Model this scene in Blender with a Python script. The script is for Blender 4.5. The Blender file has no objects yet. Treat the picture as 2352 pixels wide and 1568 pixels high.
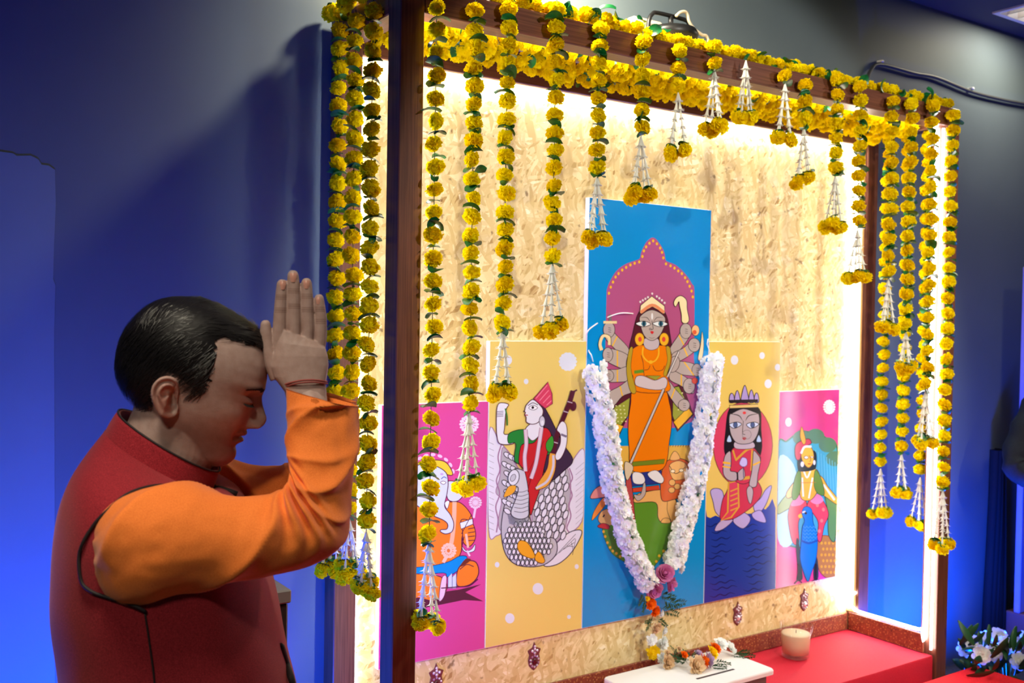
import bpy, math, random
import numpy as np
from mathutils import Vector, Matrix, noise
from mathutils.geometry import tessellate_polygon

random.seed(7)
SC = bpy.context.scene
COL = SC.collection
PI = math.pi

# ------------------------------------------------------------------ camera
CAM = np.array([-1.146, -2.2208, 1.6]); FPX = 2258.4
def cam_axes(yaw, pitch, roll):
    f = np.array([math.sin(yaw)*math.cos(pitch), math.cos(yaw)*math.cos(pitch), math.sin(pitch)])
    r = np.array([math.cos(yaw), -math.sin(yaw), 0.]); u = np.cross(r, f)
    c, s = math.cos(roll), math.sin(roll)
    return c*r+s*u, -s*r+c*u, f
CR, CU, CF = cam_axes(.5936, -.0205, .0162)
cd = bpy.data.cameras.new('camera'); cam = bpy.data.objects.new('camera', cd); COL.objects.link(cam)
cd.sensor_width = 36; cd.lens = 36*FPX/2352; cd.clip_start = .05
m4 = Matrix.Identity(4)
for i in range(3):
    m4[i][0] = CR[i]; m4[i][1] = CU[i]; m4[i][2] = -CF[i]; m4[i][3] = CAM[i]
cam.matrix_world = m4
cd.dof.use_dof = True; cd.dof.focus_distance = 2.05; cd.dof.aperture_fstop = 6.3
SC.camera = cam
def px_ray(px, py): return CF + CR*(px-1176)/FPX - CU*(py-784)/FPX
def on(px, py, ax, v):                       # photo point -> point of a real plane (axis = value)
    d = px_ray(px, py); t = (v-CAM[ax])/d[ax]; return CAM + t*d

# ------------------------------------------------------------------ exposure, world, lights
vs = SC.view_settings
vs.view_transform = 'Standard'; vs.look = 'None'; vs.gamma = 1; vs.use_curve_mapping = False
vs.exposure = 0.0
W = bpy.data.worlds.new('room_air'); SC.world = W; W.use_nodes = True
W.node_tree.nodes['Background'].inputs[0].default_value = (.42, .66, 1.0, 1)
W.node_tree.nodes['Background'].inputs[1].default_value = .07

def area(name, loc, size, power, color, rot=(0, 0, 0), sy=None, spread=PI):
    l = bpy.data.lights.new(name, 'AREA'); l.energy = power; l.color = color; l.size = size
    if sy: l.shape = 'RECTANGLE'; l.size_y = sy
    l.spread = spread
    o = bpy.data.objects.new(name, l); COL.objects.link(o); o.location = loc; o.rotation_euler = rot
    return o
LAMPS = [(.46, .12, 200), (3.37, .14, 10),          # row by the back wall: x, y, power
         (1.15, -1.3, 12), (2.75, -1.2, 14), (-1.15, -1.35, 10), (-1.9, -2.4, 26)]      # rows further into the room
SPOTS = [((2.7, -3.1, 2.86), (1.75, 0, 1.7), 190, 35), ((.6, -3.6, 2.86), (1.32, 0, 1.62), 330, 44.8)]      # unseen fill spots added to brighten the shrine
WARM = (1, .89, .68)
BLUE = (0.0, .07, 1.0)
UPLIGHTS = [(-.50, .05, 0.30, 34), (-1.25, .05, .25, 26), (2.82, .10, .12, 48)]

# ------------------------------------------------------------------ helpers
def S(r, g, b):
    f = lambda c: (c/255/12.92) if c/255 <= .04045 else ((c/255+.055)/1.055)**2.4
    return (f(r), f(g), f(b), 1)
def tag(o, label=None, cat=None, group=None, kind=None):
    if label: o['label'] = label
    if cat: o['category'] = cat
    if group: o['group'] = group
    if kind: o['kind'] = kind
    return o
def empty(name, loc=(0, 0, 0), label=None, cat=None, group=None, rz=0):
    o = bpy.data.objects.new(name, None); COL.objects.link(o); o.location = loc
    o.rotation_euler = (0, 0, rz); o.empty_display_size = .05
    return tag(o, label, cat, group)
def mesh(name, V, F, mat=None, smooth=True):
    me = bpy.data.meshes.new(name)
    me.from_pydata([tuple(map(float, v)) for v in V], [], F); me.update()
    if mat: me.materials.append(mat)
    if smooth: me.polygons.foreach_set('use_smooth', [True]*len(me.polygons))
    return me
def put(name, me, parent=None, loc=(0, 0, 0), rot=None, scale=None):
    o = bpy.data.objects.new(name, me); COL.objects.link(o)
    if parent: o.parent = parent
    o.location = loc
    if rot is not None: o.rotation_euler = rot
    if scale is not None: o.scale = scale
    return o
class G:                                          # collects geometry for one mesh
    def __init__(s): s.V = []; s.F = []
    def add(s, V, F):
        n = len(s.V); s.V += [tuple(v) for v in V]; s.F += [tuple(i+n for i in f) for f in F]; return s
    def box(s, x0, x1, y0, y1, z0, z1, b=.0):     # box with chamfered edges
        if b <= 0:
            V = [(x, y, z) for x in (x0, x1) for y in (y0, y1) for z in (z0, z1)]
            return s.add(V, [(0, 1, 3, 2), (4, 6, 7, 5), (0, 4, 5, 1), (2, 3, 7, 6), (0, 2, 6, 4), (1, 5, 7, 3)])
        V = []; idx = {}
        X = (x0, x1); Y = (y0, y1); Z = (z0, z1); sg = (1, -1)
        for i in (0, 1):
            for j in (0, 1):
                for k in (0, 1):
                    for ax in range(3):
                        p = [X[i]+b*sg[i], Y[j]+b*sg[j], Z[k]+b*sg[k]]
                        p[ax] = (X, Y, Z)[ax][(i, j, k)[ax]]
                        idx[i, j, k, ax] = len(V); V.append(p)
        F = []
        for ax in range(3):
            o = [a for a in range(3) if a != ax]
            for e in (0, 1):
                q = []
                for a, c in ((0, 0), (1, 0), (1, 1), (0, 1)):
                    t = [0, 0, 0]; t[ax] = e; t[o[0]] = a; t[o[1]] = c; q.append(idx[t[0], t[1], t[2], ax])
                F.append(tuple(q))
            for a in (0, 1):
                for c in (0, 1):
                    q = []
                    for e, w in ((0, o[0]), (1, o[0]), (1, o[1]), (0, o[1])):
                        t = [0, 0, 0]; t[ax] = e; t[o[0]] = a; t[o[1]] = c; q.append(idx[t[0], t[1], t[2], w])
                    F.append(tuple(q))
        for i in (0, 1):
            for j in (0, 1):
                for k in (0, 1): F.append(tuple(idx[i, j, k, a] for a in range(3)))
        return s.add(V, F)
    def tube(s, pts, r, n=8, cap=True):           # swept tube, r scalar or list
        P = [Vector(p) for p in pts]; m = len(P)
        R = r if isinstance(r, (list, tuple)) else [r]*m
        up = None; V = []
        for i in range(m):
            t = (P[min(i+1, m-1)]-P[max(i-1, 0)]).normalized()
            if up is None:
                up = Vector((0, 0, 1)) if abs(t.z) < .9 else Vector((1, 0, 0))
            a = t.cross(up).normalized(); up = a.cross(t).normalized()
            for j in range(n):
                q = 2*PI*j/n; V.append(P[i]+(a*math.cos(q)+up*math.sin(q))*R[i])
        F = [(i*n+j, i*n+(j+1) % n, (i+1)*n+(j+1) % n, (i+1)*n+j) for i in range(m-1) for j in range(n)]
        if cap: F += [tuple(range(n-1, -1, -1)), tuple((m-1)*n+j for j in range(n))]
        return s.add(V, F)
    def lathe(s, prof, n=24, c=(0, 0, 0), cap=True):
        V = [(c[0]+r*math.cos(2*PI*j/n), c[1]+r*math.sin(2*PI*j/n), c[2]+z) for r, z in prof for j in range(n)]
        m = len(prof)
        F = [(i*n+j, i*n+(j+1) % n, (i+1)*n+(j+1) % n, (i+1)*n+j) for i in range(m-1) for j in range(n)]
        if cap: F += [tuple(range(n-1, -1, -1)), tuple((m-1)*n+j for j in range(n))]
        return s.add(V, F)
    def ball(s, c, r, n=10, m=7, sc=(1, 1, 1)):
        V = [(c[0], c[1], c[2]+r*sc[2])]
        for i in range(1, m):
            for j in range(n):
                a = PI*i/m; q = 2*PI*j/n
                V.append((c[0]+r*sc[0]*math.sin(a)*math.cos(q), c[1]+r*sc[1]*math.sin(a)*math.sin(q), c[2]+r*sc[2]*math.cos(a)))
        V.append((c[0], c[1], c[2]-r*sc[2])); e = len(V)-1
        F = [(0, 1+j, 1+(j+1) % n) for j in range(n)]
        for i in range(m-2):
            F += [(1+i*n+j, 1+(i+1)*n+j, 1+(i+1)*n+(j+1) % n, 1+i*n+(j+1) % n) for j in range(n)]
        F += [(e, 1+(m-2)*n+(j+1) % n, 1+(m-2)*n+j) for j in range(n)]
        return s.add(V, F)
    def done(s, name, mat, parent=None, smooth=False, loc=(0, 0, 0)):
        return put(name, mesh(name, s.V, s.F, mat, smooth), parent, loc)
def spline(P, k=6, closed=False):                 # Catmull-Rom through points
    P = [np.array(p, float) for p in P]; n = len(P); out = []
    for i in range(n if closed else n-1):
        a = P[(i-1) % n] if closed or i > 0 else 2*P[0]-P[1]
        b = P[i]; c = P[(i+1) % n]
        d = P[(i+2) % n] if closed or i+2 < n else 2*P[-1]-P[-2]
        for j in range(k):
            t = j/k
            out.append(.5*(2*b+(c-a)*t+(2*a-5*b+4*c-d)*t*t+(3*b-a-3*c+d)*t**3))
    if not closed: out.append(P[-1])
    return out

# ------------------------------------------------------------------ materials
def mat(name, base, rough=.5, spec=.5, **kw):
    m = bpy.data.materials.new(name); m.use_nodes = True
    nt = m.node_tree; b = nt.nodes['Principled BSDF']
    b.inputs['Base Color'].default_value = base; b.inputs['Roughness'].default_value = rough
    b.inputs['Specular IOR Level'].default_value = spec
    for k, v in kw.items(): b.inputs[k].default_value = v
    m.diffuse_color = base
    return m
def nd(m, t, **kw):
    n = m.node_tree.nodes.new(t)
    for k, v in kw.items():
        if hasattr(n, k): setattr(n, k, v)
        else: n.inputs[k].default_value = v
    return n
def ln(m, a, b): m.node_tree.links.new(a, b)
def bsdf(m): return m.node_tree.nodes['Principled BSDF']
def ramp(m, fac, stops):
    r = nd(m, 'ShaderNodeValToRGB'); e = r.color_ramp.elements
    while len(e) < len(stops): e.new(.5)
    for i, (p, c) in enumerate(stops): e[i].position = p; e[i].color = c
    ln(m, fac, r.inputs[0]); return r.outputs[0]
def noisy(m, scale, stops, detail=4, sc=None, coord='Object', bump=0, dist=.002):
    tc = nd(m, 'ShaderNodeTexCoord'); src = tc.outputs[coord]
    if sc:
        mp = nd(m, 'ShaderNodeMapping'); mp.inputs['Scale'].default_value = sc; ln(m, src, mp.inputs[0]); src = mp.outputs[0]
    n = nd(m, 'ShaderNodeTexNoise'); n.inputs['Scale'].default_value = scale; n.inputs['Detail'].default_value = detail
    ln(m, src, n.inputs['Vector'])
    if stops: ln(m, ramp(m, n.outputs[0], stops), bsdf(m).inputs['Base Color'])
    if bump:
        b = nd(m, 'ShaderNodeBump'); b.inputs['Strength'].default_value = bump; b.inputs['Distance'].default_value = dist
        ln(m, n.outputs[0], b.inputs['Height']); ln(m, b.outputs[0], bsdf(m).inputs['Normal'])
    return n
def emis(name, color, strength):
    m = mat(name, (.8, .8, .8, 1)); bsdf(m).inputs['Emission Color'].default_value = color
    bsdf(m).inputs['Emission Strength'].default_value = strength; return m

M = {}
M['wall'] = mat('wall_paint', (.13, .17, .20, 1), .6, .25)
noisy(M['wall'], 2.2, [(.3, (.122, .16, .188, 1)), (.7, (.142, .184, .212, 1))], 6, bump=.15, dist=.004)
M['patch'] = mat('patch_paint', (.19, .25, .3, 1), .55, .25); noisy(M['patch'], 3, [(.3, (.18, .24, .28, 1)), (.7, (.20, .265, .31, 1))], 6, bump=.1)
M['ceiling'] = mat('ceiling_paint', (.05, .055, .075, 1), .8)
M['floor'] = mat('floor_carpet', (.06, .06, .07, 1), .9); noisy(M['floor'], 60, [(.3, (.04, .04, .05, 1)), (.7, (.08, .08, .09, 1))], bump=.3)
def wood(name, sc, dark, light, rough=.36):
    m = mat(name, dark, rough, .25)
    noisy(m, 3.0, [(.25, dark), (.5, tuple((a+b)/2 for a, b in zip(dark, light))), (.75, light)], 8, sc, bump=.08, dist=.001)
    return m
WD, WL = (.080, .026, .015, 1), (.20, .073, .044, 1)
M['wood_v'] = wood('laminate_vertical', (60, 60, 1.6), WD, WL)
M['wood_x'] = wood('laminate_along', (1.6, 60, 60), WD, WL)
M['wood_y'] = wood('laminate_across', (60, 1.6, 60), WD, WL)
def osb():
    m = mat('strand_board', (.6, .42, .2, 1), .6, .3)
    tc = nd(m, 'ShaderNodeTexCoord'); prev = None
    for i, (rot, sx, sz) in enumerate([(.2, 15, 80), (1.25, 17, 90), (-.7, 14, 74), (.85, 22, 105), (-1.35, 15, 80)]):
        mp = nd(m, 'ShaderNodeMapping'); mp.inputs['Rotation'].default_value = (0, rot, 0)
        mp.inputs['Location'].default_value = (i*3.1, 0, i*1.7)
        ln(m, tc.outputs['Object'], mp.inputs[0])
        nz = nd(m, 'ShaderNodeTexNoise'); nz.inputs['Scale'].default_value = 14; ln(m, mp.outputs[0], nz.inputs['Vector'])
        ad = nd(m, 'ShaderNodeMixRGB'); ad.blend_type = 'ADD'; ad.inputs[0].default_value = .035
        ln(m, mp.outputs[0], ad.inputs[1]); ln(m, nz.outputs['Color'], ad.inputs[2])
        m2 = nd(m, 'ShaderNodeMapping'); m2.inputs['Scale'].default_value = (sx, .01, sz); ln(m, ad.outputs[0], m2.inputs[0])
        v = nd(m, 'ShaderNodeTexVoronoi'); v.inputs['Scale'].default_value = 1; ln(m, m2.outputs[0], v.inputs['Vector'])
        sp = nd(m, 'ShaderNodeSeparateColor'); ln(m, v.outputs['Color'], sp.inputs[0])
        if prev is None: prev = sp.outputs[0]
        else:
            mx = nd(m, 'ShaderNodeMath'); mx.operation = 'MAXIMUM' if i % 2 else 'MINIMUM'
            if i % 2 == 0:
                a2 = nd(m, 'ShaderNodeMath'); a2.operation = 'ADD'; a2.inputs[1].default_value = .28; ln(m, sp.outputs[1], a2.inputs[0]); src = a2.outputs[0]
            else:
                a2 = nd(m, 'ShaderNodeMath'); a2.operation = 'SUBTRACT'; a2.inputs[1].default_value = .22; ln(m, sp.outputs[1], a2.inputs[0]); src = a2.outputs[0]
            ln(m, prev, mx.inputs[0]); ln(m, src, mx.inputs[1]); prev = mx.outputs[0]
    c = ramp(m, prev, [(0, S(168, 130, 72)), (.25, S(206, 178, 116)), (.55, S(222, 200, 142)), (.8, S(234, 216, 165)), (1, S(244, 233, 198))])
    n2 = nd(m, 'ShaderNodeTexNoise'); n2.inputs['Scale'].default_value = 30; n2.inputs['Detail'].default_value = 3
    ln(m, tc.outputs['Object'], n2.inputs['Vector'])
    sk = ramp(m, n2.outputs[0], [(.27, S(120, 80, 50)), (.34, (1, 1, 1, 1))])
    mu = nd(m, 'ShaderNodeMixRGB'); mu.blend_type = 'MULTIPLY'; mu.inputs[0].default_value = .7
    ln(m, c, mu.inputs[1]); ln(m, sk, mu.inputs[2]); ln(m, mu.outputs[0], bsdf(m).inputs['Base Color'])
    b = nd(m, 'ShaderNodeBump'); b.inputs['Strength'].default_value = .35; b.inputs['Distance'].default_value = .002
    ln(m, prev, b.inputs['Height']); ln(m, b.outputs[0], bsdf(m).inputs['Normal'])
    return m
M['osb'] = osb()
M['led'] = emis('rope_light_glow', (.93, .97, 1, 1), 27)
M['led2'] = emis('led_strip_glow', (.93, .97, 1, 1), 165)
M['led5'] = emis('rope_light_left', (.93, .97, 1, 1), 42)
M['led4'] = emis('led_strip_side', (.93, .97, 1, 1), 70)
M['led3'] = emis('led_strip_soft', (.93, .97, 1, 1), 28)
M['bulb'] = emis('lamp_glow', (1, .92, .78, 1), 4)
M['blueglow'] = emis('uplight_glow', (0, .1, 1, 1), 30)
M['white'] = mat('white_plastic', S(235, 235, 232), .35)
M['offwhite'] = mat('cream_plastic', S(225, 210, 180), .4)
M['black'] = mat('black_metal', (.012, .012, .013, 1), .4)
M['foam'] = mat('foam_board_edge', (.86, .86, .86, 1), .6)
M['foam'].node_tree.nodes['Principled BSDF'].inputs['Roughness'].default_value = .6
def petalmat(name, c0, c1, trans=.35):
    m = bpy.data.materials.new(name); m.use_nodes = True; nt = m.node_tree; nt.nodes.remove(nt.nodes['Principled BSDF'])
    out = nt.nodes['Material Output']
    oi = nd(m, 'ShaderNodeObjectInfo'); tc = nd(m, 'ShaderNodeTexCoord')
    n = nd(m, 'ShaderNodeTexNoise'); n.inputs['Scale'].default_value = 60; ln(m, tc.outputs['Object'], n.inputs['Vector'])
    a = nd(m, 'ShaderNodeMath'); a.operation = 'MULTIPLY_ADD'; a.inputs[1].default_value = .35; a.inputs[2].default_value = .0
    ln(m, oi.outputs['Random'], a.inputs[0])
    a2 = nd(m, 'ShaderNodeMath'); a2.operation = 'ADD'; ln(m, a.outputs[0], a2.inputs[0]); ln(m, n.outputs[0], a2.inputs[1])
    c = ramp(m, a2.outputs[0], [(.3, c0), (.85, c1)])
    d = nd(m, 'ShaderNodeBsdfDiffuse'); t = nd(m, 'ShaderNodeBsdfTranslucent'); mx = nd(m, 'ShaderNodeMixShader'); mx.inputs[0].default_value = trans
    ln(m, c, d.inputs[0]); ln(m, c, t.inputs[0]); ln(m, d.outputs[0], mx.inputs[1]); ln(m, t.outputs[0], mx.inputs[2]); ln(m, mx.outputs[0], out.inputs[0])
    m.diffuse_color = c1
    return m
M['marigold'] = petalmat('marigold_petal', S(242, 206, 2), S(255, 240, 16), .4)
M['leaf'] = mat('fabric_leaf', S(10, 92, 44), .35); 
noisy(M['leaf'], 40, [(.35, S(4, 70, 36)), (.65, S(18, 118, 52))])
M['bud'] = petalmat('tuberose_petal', S(236, 234, 215), S(250, 250, 240), .3)
M['thread'] = mat('green_thread', S(40, 70, 40), .8)
M['wthread'] = mat('white_thread', S(235, 232, 225), .8)
M['wpetal'] = petalmat('white_petal', S(240, 245, 238), S(255, 255, 252), .3)
M['pink'] = petalmat('rose_petal', S(190, 90, 150), S(220, 140, 185), .25)
M['orange'] = petalmat('orange_petal', S(228, 84, 10), S(246, 120, 24), .2)
M['beige'] = petalmat('beige_petal', S(214, 178, 130), S(236, 208, 168), .2)
M['yellowp'] = petalmat('yellow_petal', S(240, 190, 5), S(252, 220, 30), .2)
M['lilac'] = petalmat('lilac_petal', S(168, 140, 178), S(200, 176, 205), .2)
M['fern'] = mat('fern_green', S(52, 96, 54), .6)
M['red'] = mat('red_cloth', S(205, 32, 56), .75, .3); noisy(M['red'], 260, [(.3, S(198, 26, 50)), (.7, S(212, 40, 62))], bump=.25, dist=.001)
M['red2'] = mat('red_carpet', S(222, 26, 36), .85, .2); noisy(M['red2'], 180, [(.3, S(205, 18, 28)), (.7, S(232, 36, 44))], bump=.3, dist=.001)
M['floral'] = mat('brocade', S(150, 50, 30), .5)
def brocade():
    m = M['floral']; tc = nd(m, 'ShaderNodeTexCoord')
    v = nd(m, 'ShaderNodeTexVoronoi'); v.inputs['Scale'].default_value = 95; v.distance = 'CHEBYCHEV'; ln(m, tc.outputs['Object'], v.inputs['Vector'])
    ln(m, ramp(m, v.outputs['Distance'], [(.18, S(176, 116, 66)), (.34, S(112, 40, 30)), (.6, S(142, 72, 44)), (.75, S(92, 28, 22))]), bsdf(m).inputs['Base Color'])
brocade()
# ------------------------------------------------------------------ the room
L, PA, ZT, YB = 2.44, .0686, 2.4518, .3613        # canopy width, post size, top, front of the back posts
YW = .447                                          # face of the back wall
ZC = 3.05
def struct(name, g, m, parent=None):
    o = g.done(name, m, parent)
    if not parent: o['kind'] = 'structure'
    return o
wall = struct('wall_back', G().box(-6, 6.5, YW, YW+.12, 0, ZC), M['wall'])
struct('floor', G().box(-6, 6.5, -7, YW, -.1, 0), M['floor'])
struct('wall_left', G().box(-4.62, -4.5, -5.8, YW, 0, ZC), M['wall']); struct('wall_right', G().box(6.0, 6.12, -5.8, YW, 0, ZC), M['wall']); struct('wall_front', G().box(-4.62, 6.12, -5.92, -5.8, 0, ZC), M['wall'])
g = G()                                            # ceiling with square openings for the lamps
xs = sorted({-6, 6.5} | {v for x, y, p in LAMPS for v in (x-.18, x+.18)}); ys = sorted({-7, YW+.12} | {v for x, y, p in LAMPS for v in (y-.18, y+.18)})
for i in range(len(xs)-1):
    for j in range(len(ys)-1):
        cx, cy = (xs[i]+xs[i+1])/2, (ys[j]+ys[j+1])/2
        if not any(abs(cx-x) < .18 and abs(cy-y) < .18 for x, y, p in LAMPS): g.box(xs[i], xs[i+1], ys[j], ys[j+1], ZC, ZC+.1)
struct('ceiling', g, M['ceiling'])
# roller-painted lighter patch low on the left of the back wall, a skin of paint with a ragged edge
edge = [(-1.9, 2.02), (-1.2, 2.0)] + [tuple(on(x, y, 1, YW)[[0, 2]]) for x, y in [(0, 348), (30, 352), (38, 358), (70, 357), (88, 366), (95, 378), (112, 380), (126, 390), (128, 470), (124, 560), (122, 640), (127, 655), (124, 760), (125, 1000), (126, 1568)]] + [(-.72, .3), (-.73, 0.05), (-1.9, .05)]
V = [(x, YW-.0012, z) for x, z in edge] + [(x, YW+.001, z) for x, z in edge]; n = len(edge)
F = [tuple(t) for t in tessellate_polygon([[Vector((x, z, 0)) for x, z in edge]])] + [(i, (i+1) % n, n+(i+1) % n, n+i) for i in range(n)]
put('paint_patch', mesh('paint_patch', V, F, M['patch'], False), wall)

def ceiling_lamp(x, y, power, label):
    ZL = ZC; aimed = (x, y) == LAMPS[0][:2]
    t = empty('ceiling_lamp', (x, y, ZL), label, 'lamp', 'square recessed ceiling lamps')
    r, w, h = .18, .022, .1
    g = G()
    for a, b, c, d in ((-r, r, -r, -r+w), (-r, r, r-w, r), (-r, -r+w, -r+w, r-w), (r-w, r, -r+w, r-w)): g.box(a, b, c, d, -.008, h)
    g.box(-r, r, -r, r, h, h+.01); g.done('housing', M['white'], t)
    g = G()
    for k in (-.09, 0, .09): g.add([(k-.004, -r+w, .0), (k+.004, -r+w, .0), (k+.004, r-w, .0), (k-.004, r-w, .0), (k-.004, -r+w, .04), (k+.004, -r+w, .04), (k+.004, r-w, .04), (k-.004, r-w, .04)], [(0, 1, 2, 3), (4, 7, 6, 5), (0, 4, 5, 1), (1, 5, 6, 2), (2, 6, 7, 3), (3, 7, 4, 0)])
    g.done('louvre', mat('lamp_louvre', (.8, .75, .68, 1), .2, Metallic=.9), t)
    for k in (-.06, .06):
        G().tube([(k, -.13, .06), (k, .13, .06)], .013, 10).done('bulb', M['bulb'], t, True)
    l = area('lamp_light', (x, y, ZL-.012), .3, power, WARM, spread=math.radians(124 if x > 0 else 100 if y > -2 else 150) if y < -1 else PI) if not aimed else None
    if aimed:
        pl = bpy.data.lights.new('lamp_light', 'SPOT'); pl.spot_size = math.radians(156); pl.spot_blend = 1; pl.energy = power; pl.color = WARM; pl.shadow_soft_size = .05
        po = bpy.data.objects.new('lamp_light', pl); COL.objects.link(po); po.location = (x, y, ZL-.02); po.rotation_euler = Vector((.15, .32, -.45)).to_track_quat('-Z', 'Y').to_euler()
lampwords = ['square ceiling lamp straight above the flower canopy', 'bright square ceiling lamp by the top right corner of the photo',
             'square ceiling lamp out in front of the middle of the canopy', 'square ceiling lamp out in front of the right end of the canopy',
             'square ceiling lamp above the praying man', 'square ceiling lamp above the viewer']
for (x, y, p), wds in zip(LAMPS, lampwords): ceiling_lamp(x, y, p, wds)

def fill_spot(loc, target, power, ang, label):
    d = (Vector(target)-Vector(loc)).normalized(); t = empty('track_spotlight', loc, label, 'lamp', 'track spotlights aimed at the canopy')
    G().tube([(0, 0, .05), (0, 0, ZC-loc[2])], .010, 10).done('stem', M['black'], t, True)
    G().box(-.04, .04, -.02, .02, ZC-loc[2]-.03, ZC-loc[2], .004).done('track_adapter', M['black'], t)
    R3 = Vector((0, 0, -1)).rotation_difference(d).to_matrix(); g = G().lathe([(0, .06), (.045, .055), (.05, 0), (.05, -.07), (.044, -.07), (.044, -.03)], 20, cap=False)
    g.V = [tuple(R3 @ Vector(v)) for v in g.V]; g.done('can', M['black'], t, True)
    g = G().lathe([(0, -.034), (.043, -.034), (.043, -.03), (0, -.03)], 20, cap=False); g.V = [tuple(R3 @ Vector(v)) for v in g.V]; g.done('lens', M['bulb'], t, True)
    l = bpy.data.lights.new('spot_beam', 'SPOT'); l.energy = power; l.color = (1, .95, .86); l.spot_size = math.radians(ang); l.spot_blend = .22; l.shadow_soft_size = .05
    o = bpy.data.objects.new('spot_beam', l); COL.objects.link(o); o.location = Vector(loc)+d*.075; o.rotation_euler = d.to_track_quat('-Z', 'Y').to_euler()
for (a, b, p, an), wds in zip(SPOTS, ['black track spotlight in front of the right end of the canopy', 'black track spotlight behind the viewer, aimed at the pictures']): fill_spot(a, b, p, an, wds)

def uplight(x, y, z, power, label):
    t = empty('floor_uplight', (x, y, 0), label, 'light', 'blue floor uplights')
    G().lathe([(.0, 0), (.085, 0), (.085, .012), (.03, .02), (.025, z-.1), (.03, z-.085)], 20).done('stand', M['black'], t, True)
    G().lathe([(.03, z-.09), (.062, z-.08), (.066, z-.012), (.06, z-.01), (.058, z-.02)], 20).done('can', M['black'], t, True)
    G().lathe([(0, z-.024), (.057, z-.024), (.057, z-.02), (0, z-.019)], 20).done('lens', M['blueglow'], t, True)
    l = area('uplight_beam', (x, y, z), .12, power, BLUE, (PI-.30, 0, 0))
for (x, y, z, p), wds in zip(UPLIGHTS, ['blue uplight on a stand behind the praying man', 'blue uplight at the far left foot of the wall', 'blue uplight right of the canopy by the white bouquet']):
    uplight(x, y, z, p, wds)

# cable clipped along the wall right of the canopy
cp = [on(x, y, 1, YW-.014) for x, y in [(1984, 215), (1990, 190), (2000, 162), (2022, 148), (2100, 168), (2150, 178), (2230, 210), (2300, 228), (2352, 238), (2480, 262)]]
t = empty('wall_cable', cp[3], 'dark cable clipped along the grey wall right of the canopy', 'cable')
G().tube([p-cp[3] for p in spline(cp, 8)], .008, 8).done('cord', mat('cable_grey', (.06, .065, .07, 1), .5), t, True)
g = G()
for k in (3, 6):
    p = cp[k]-cp[3]; g.box(p[0]-.008, p[0]+.008, p[1]-.014, p[1]+.014, p[2]+.008, p[2]+.018, .002)
g.done('clip', M['white'], t)

# ------------------------------------------------------------------ wooden canopy
cn = empty('wooden_canopy', (L/2, .2, 0), 'brown laminate canopy frame with strand board back, hung with marigolds', 'shrine frame')
OFF = Vector((-L/2, -.2, 0))
def part(name, g, m, parent=cn, off=OFF, smooth=False, **k):
    o = g.done(name, m, None, smooth); o.data.transform(Matrix.Translation(off)); o.parent = parent; tag(o, **k); return o
zb = ZT-.0702
part('post', G().box(0, PA, 0, PA, 0, ZT, .0025), M['wood_v'])
part('post', G().box(L-PA, L, 0, PA, 0, ZT, .0025), M['wood_v'])
part('post', G().box(0, PA, YB, YB+PA, 0, ZT, .0025), M['wood_v'])
part('post', G().box(L-PA, L, YB, YB+PA, 0, ZT, .0025), M['wood_v'])
part('front_beam', G().box(PA, L-PA, 0.0006, PA, zb, ZT, .0025), M['wood_x'])
part('back_beam', G().box(PA, L-PA, YB, YB+.022, 2.352, ZT, .0025), M['wood_x'])
part('side_beam', G().box(0.0006, PA, PA, YB, zb, ZT, .0025), M['wood_y'])
part('side_beam', G().box(L-PA, L-.0006, PA, YB, zb, ZT, .0025), M['wood_y'])
part('roof_board', G().box(.002, L-.002, .05, YB+PA, ZT, ZT+.012, .002), M['osb'])
YO = .412                                          # face of the strand board
part('back_board', G().box(PA, L-PA, YO, YO+.016, 0.0, ZT-.002), M['osb'])
# thin trim strip of pale wood between back board and right rear post
part('edge_strip', G().box(L-PA-.012, L-PA, YB+.012, YO, .40, 2.35, .001), mat('pale_wood', S(214, 170, 112), .5))

# LED strips that wash the strand board (inside the frame, along three edges)
def strip(name, pts, label, r=.005, m='led2', group=None):
    c = pts[0]; t = empty(name, c, label, 'light', group)
    G().tube([np.array(p)-np.array(c) for p in pts], r, 8).done('glow_tube', M[m], t, True)
    return t
strip('led_strip', [(PA+.03, YB+.034, 2.372), (L-PA-.03, YB+.034, 2.372)], 'glowing LED strip under the rear top beam, washing the board', group=None)
strip('led_strip', [(L-PA-.022, YO-.012, .42), (L-PA-.022, YO-.012, 2.33)], 'glowing LED strip up the right edge of the strand board', m='led4')
strip('led_strip', [(PA+.012, YO-.012, .42), (PA+.012, YO-.012, 2.33)], 'glowing LED strip up the left edge of the strand board', m='led3')
xr = L-PA-.009
rope = [(xr, .06, 2.372), (xr, .047, 2.30), (xr, .047, 1.4), (xr, .047, .45), (xr, .058, .418), (xr, .085, .409), (xr, .22, .409), (xr, .35, .409), (xr, .378, .42), (xr, .392, .445), (xr, .38, .475), (xr, .37, .485)]
rl = strip('rope_light', spline(rope, 5), 'white rope light running down the right front post and along the brocade', .0062, 'led')
rl2 = strip('rope_light', [(xr-.002, .018, 2.372), (xr-.002, .017, 1.4), (xr-.002, .016, .345)], 'straight white rope light nearest the front edge of the right post', .0045, 'led')
strip('rope_light', [(PA+.01, .05, .45), (PA+.01, .05, 2.37)], 'white rope light on the hidden inner side of the left front post', .0075, 'led5')
strip('rope_light', [(PA+.02, PA+.016, zb+.024), (L-PA-.02, PA+.016, zb+.024)], 'white rope light tucked behind the front top beam above the flowers', .006, 'led')

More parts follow.
